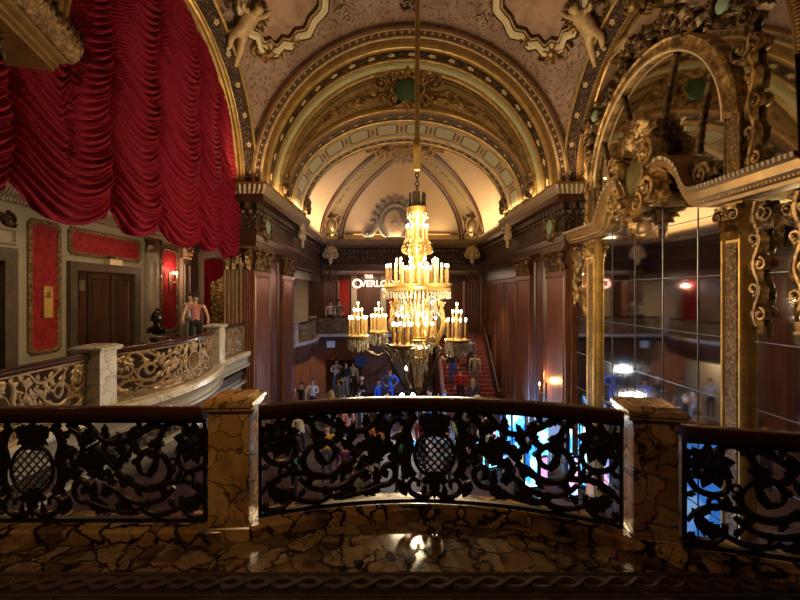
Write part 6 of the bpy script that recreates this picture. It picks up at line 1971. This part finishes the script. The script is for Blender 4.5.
# people by the far door, floor of the lobby
person(-4.37, 17.0, LOB, .2, BLK, GRY, DKH, 'woman in a black sleeveless top holding her hands out under the far balcony', 'tray', skirt=True)
person(-3.82, 16.75, LOB, -.5, BLK, BLK, BRN, 'person all in black under the far balcony edge', 'stand', skin='skin_tan', skirt=True)
person(-3.48, 17.4, LOB, .1, WHT, BLK, DKH, 'person in a white shirt with crossed arms beneath the far bowed balcony', 'crossed')
person(-2.38, 17.6, LOB, .4, OLV, OLV, BRN, 'person in olive clothes in front of the dark doorway', 'stand', skin='skin_tan')
person(-2.43, 20.9, LOB, 2.8, BLK, GRY, DKH, 'person in a black shirt and dark cap walking into the dark doorway', 'walk', hat=(BLK, 'cap'), h=1.85)
person(-2.07, 21.1, LOB, 2.6, WHT, BLK, BRN, 'person in a white top at the edge of the dark doorway', 'stand', h=1.82)
person(-3.0, 21.4, LOB, .3, (.35, .42, .60), NAVY, DKH, 'person in pale blue inside the dark doorway', 'crossed', h=1.9)
person(-1.36, 17.7, LOB, -.3, BLK, BLK, DKH, 'person in a black tee shirt with a pale cap near the rope barrier', 'reach', hat=(WHT, 'cap'))
person(-1.31, 15.5, LOB, 3.1, WHT, GRY, BRN, 'person in white seen from behind, in front of the rope barrier', 'stand')
person(-.6, 17.4, LOB, .9, BLU, NAVY, DKH, 'person in a bright blue jersey reaching out beside the rope', 'reach')
person(-.12, 19.0, LOB, .2, (.10, .20, .60), BLU, BRN, 'tall person in a blue and navy costume behind the jersey wearer', 'hips', h=1.85)
# people on and around the staircase
person(3.07, 18.1, stair_z(18.1), 2.9, RED, BLK, DKH, 'person in a red shirt climbing the carpeted stairs', 'walk')
person(3.85, 18.7, stair_z(18.7), 2.9, (.42, .38, .28), GRY, BRN, 'person in beige higher up the stairs by the wall', 'stand')
person(3.5, 17.4, LOB, 3.0, JEAN, JEAN, BLD, 'person with long blond hair and blue denim at the foot of the stairs', 'stand', long=True)
person(3.78, 19.4, stair_z(19.4), 3.0, GRY, BLK, DKH, 'person in grey near the top of the stairs', 'stand')
person(2.85, 18.9, stair_z(18.9), 3.0, NAVY, BLU, BRN, 'person in navy and blue behind the red shirt on the stairs', 'stand')
person(2.74, 13.8, LOB, 2.7, GRY, BLK, BRN, 'person in grey with a round white hat, nearest the chandelier of three hats', 'stand', hat=(WHT, 'sun'))
person(3.06, 14.4, LOB, 3.3, NAVY, BLK, BRN, 'person in navy with a round white hat between two other white hats', 'stand', hat=(WHT, 'sun'))
person(3.47, 13.6, LOB, 3.0, JEAN, GRY, BLD, 'person in denim with a round white hat nearest the wooden wall', 'stand', hat=(WHT, 'sun'))
# end gallery
person(-3.45, 22.3, GAL, .2, WHT, BLK, DKH, 'person in a white shirt standing on the end gallery by the corner pilaster', 'stand', h=1.75)
person(-2.97, 22.2, GAL, .0, (.22, .22, .20), GRY, BRN, 'person in grey with hands on hips on the end gallery', 'hips', h=1.8)
# promenade
person(-5.42, 11.0, 0, .5, PNK, BLK, DKH, 'woman in a pink top and dark hat standing on the promenade behind the bowed railing', 'lean', h=1.66, hat=(BLK, 'sun'), skirt=True)
person(-6.0, 11.9, 0, -.2, WHT, GRY, BRN, 'person in white partly behind the woman in pink', 'stand', h=1.68)
# crowd on the lobby floor seen through the front balustrade
crowd = [(-2.6, 10.6, 'teal', (.05, .25, .25), DKH), (-1.9, 11.6, 'mustard yellow', (.50, .30, .04), BRN), (-1.2, 10.2, 'plum purple', (.16, .04, .16), BLD), (-.5, 11.9, 'orange', (.60, .18, .03), DKH), (-2.9, 12.6, 'cream', (.60, .52, .40), BRN), (.2, 10.9, 'forest green', (.03, .16, .06), BLD), (-1.5, 13.4, 'salmon pink', (.60, .26, .20), DKH), (.9, 12.4, 'maroon', (.20, .02, .03), BRN), (1.5, 11.0, 'sky blue', (.22, .42, .65), DKH), (-.2, 14.4, 'charcoal', (.05, .05, .055), BLD), (2.1, 13.0, 'lime green', (.32, .50, .08), BRN), (2.6, 11.4, 'white striped', (.66, .66, .70), DKH), (-2.3, 14.9, 'brown leather', (.14, .07, .03), BLD), (1.4, 15.0, 'coral red', (.60, .12, .08), DKH), (2.9, 9.6, 'lavender', (.40, .32, .60), BRN), (-.8, 9.4, 'khaki', (.30, .25, .14), DKH)]
for i, (x, y, nm, c, hc) in enumerate(crowd):
    person(x, y, LOB, random.uniform(-3, 3), c, random.choice((BLK, JEAN, GRY)), hc, 'person in a %s top in the lobby crowd below the front balustrade' % nm, random.choice(('stand', 'walk', 'crossed', 'reach')), skin=random.choice(('skin_light', 'skin_tan')), h=random.uniform(1.6, 1.85), long=i % 3 == 0, seed=i)

# bronze bust on a pedestal on the promenade
bu = empty('bronze_bust', (-5.35, 9.1, 0), 'dark bronze helmeted bust on a slim pedestal behind the bowed railing', 'statue')
mb = MB(); bx_, by_ = -5.35, 9.1
mb.lathe([(.22, 0), (.22, .08), (.15, .14), (.12, .6), (.16, .66), (.16, .70)], (bx_, by_, 0), 16); mb.build('pedestal', 'dark_brass', bu)
J = [(0, 0, .70, .13, .10), (0, 0, .86, .15, .11), (0, -.01, .97, .06), (0, -.02, 1.06, .085, .10), (0, 0, 1.15, .085, .10), (-.17, 0, .90, .06), (.17, 0, .90, .06), (-.20, -.02, .78, .05), (.20, -.02, .78, .05)]
skin_body('bust', [(j[0], j[1], j[2]) + j[3:] for j in J], [(0,1),(1,2),(2,3),(3,4),(1,5),(1,6),(5,7),(6,8)], lambda a,b,t,c: 0, 0, bu, 2, ['dark_bronze'])
mb = MB(); mb.lathe([(.125, 1.06), (.145, 1.07), (.15, 1.10), (.13, 1.12), (.13, 1.18), (.10, 1.25), (.05, 1.285), (.0, 1.29)], (bx_, by_, 0), 16); mb.tube([(bx_, by_ - .1, 1.24), (bx_, by_, 1.33), (bx_, by_ + .12, 1.26), (bx_, by_ + .16, 1.12)], [.02, .03, .03, .02], 6); mb.build('helmet', 'dark_bronze', bu)

# ================================================================== CARPET EDGE AT THE CAMERA'S FEET
cp = empty('carpet_runner', (0.2, 1.2, 0), 'dark carpet with a twisted rope border on the marble gallery floor', 'carpet')
mb = MB(); mb.box((XL + .1, -2.5, 0.001), (XR - .05, 2.42, .012)); mb.build('field', 'carpet', cp)
mb = MB()
for ph in (0, pi):
    for i0 in range(0, 62):
        xs = [-4.0 + .28 * (i0 / 2 + q / 12) for q in range(6)]
    P = [(-4.0 + 9.0 * i / 520, 2.32 + .038 * sin(2 * pi * (9.0 * i / 520) / .30 + ph), .014 + .005 * cos(2 * pi * (9.0 * i / 520) / .30 + ph)) for i in range(521)]
    mb.tube(P, [.019] * 521, 4)
for yy in (2.405, 2.235): mb.tube([(-4.0, yy, .012), (5.0, yy, .012)], .007, 4)
mb.build('rope_border', 'carpet_rope', cp)
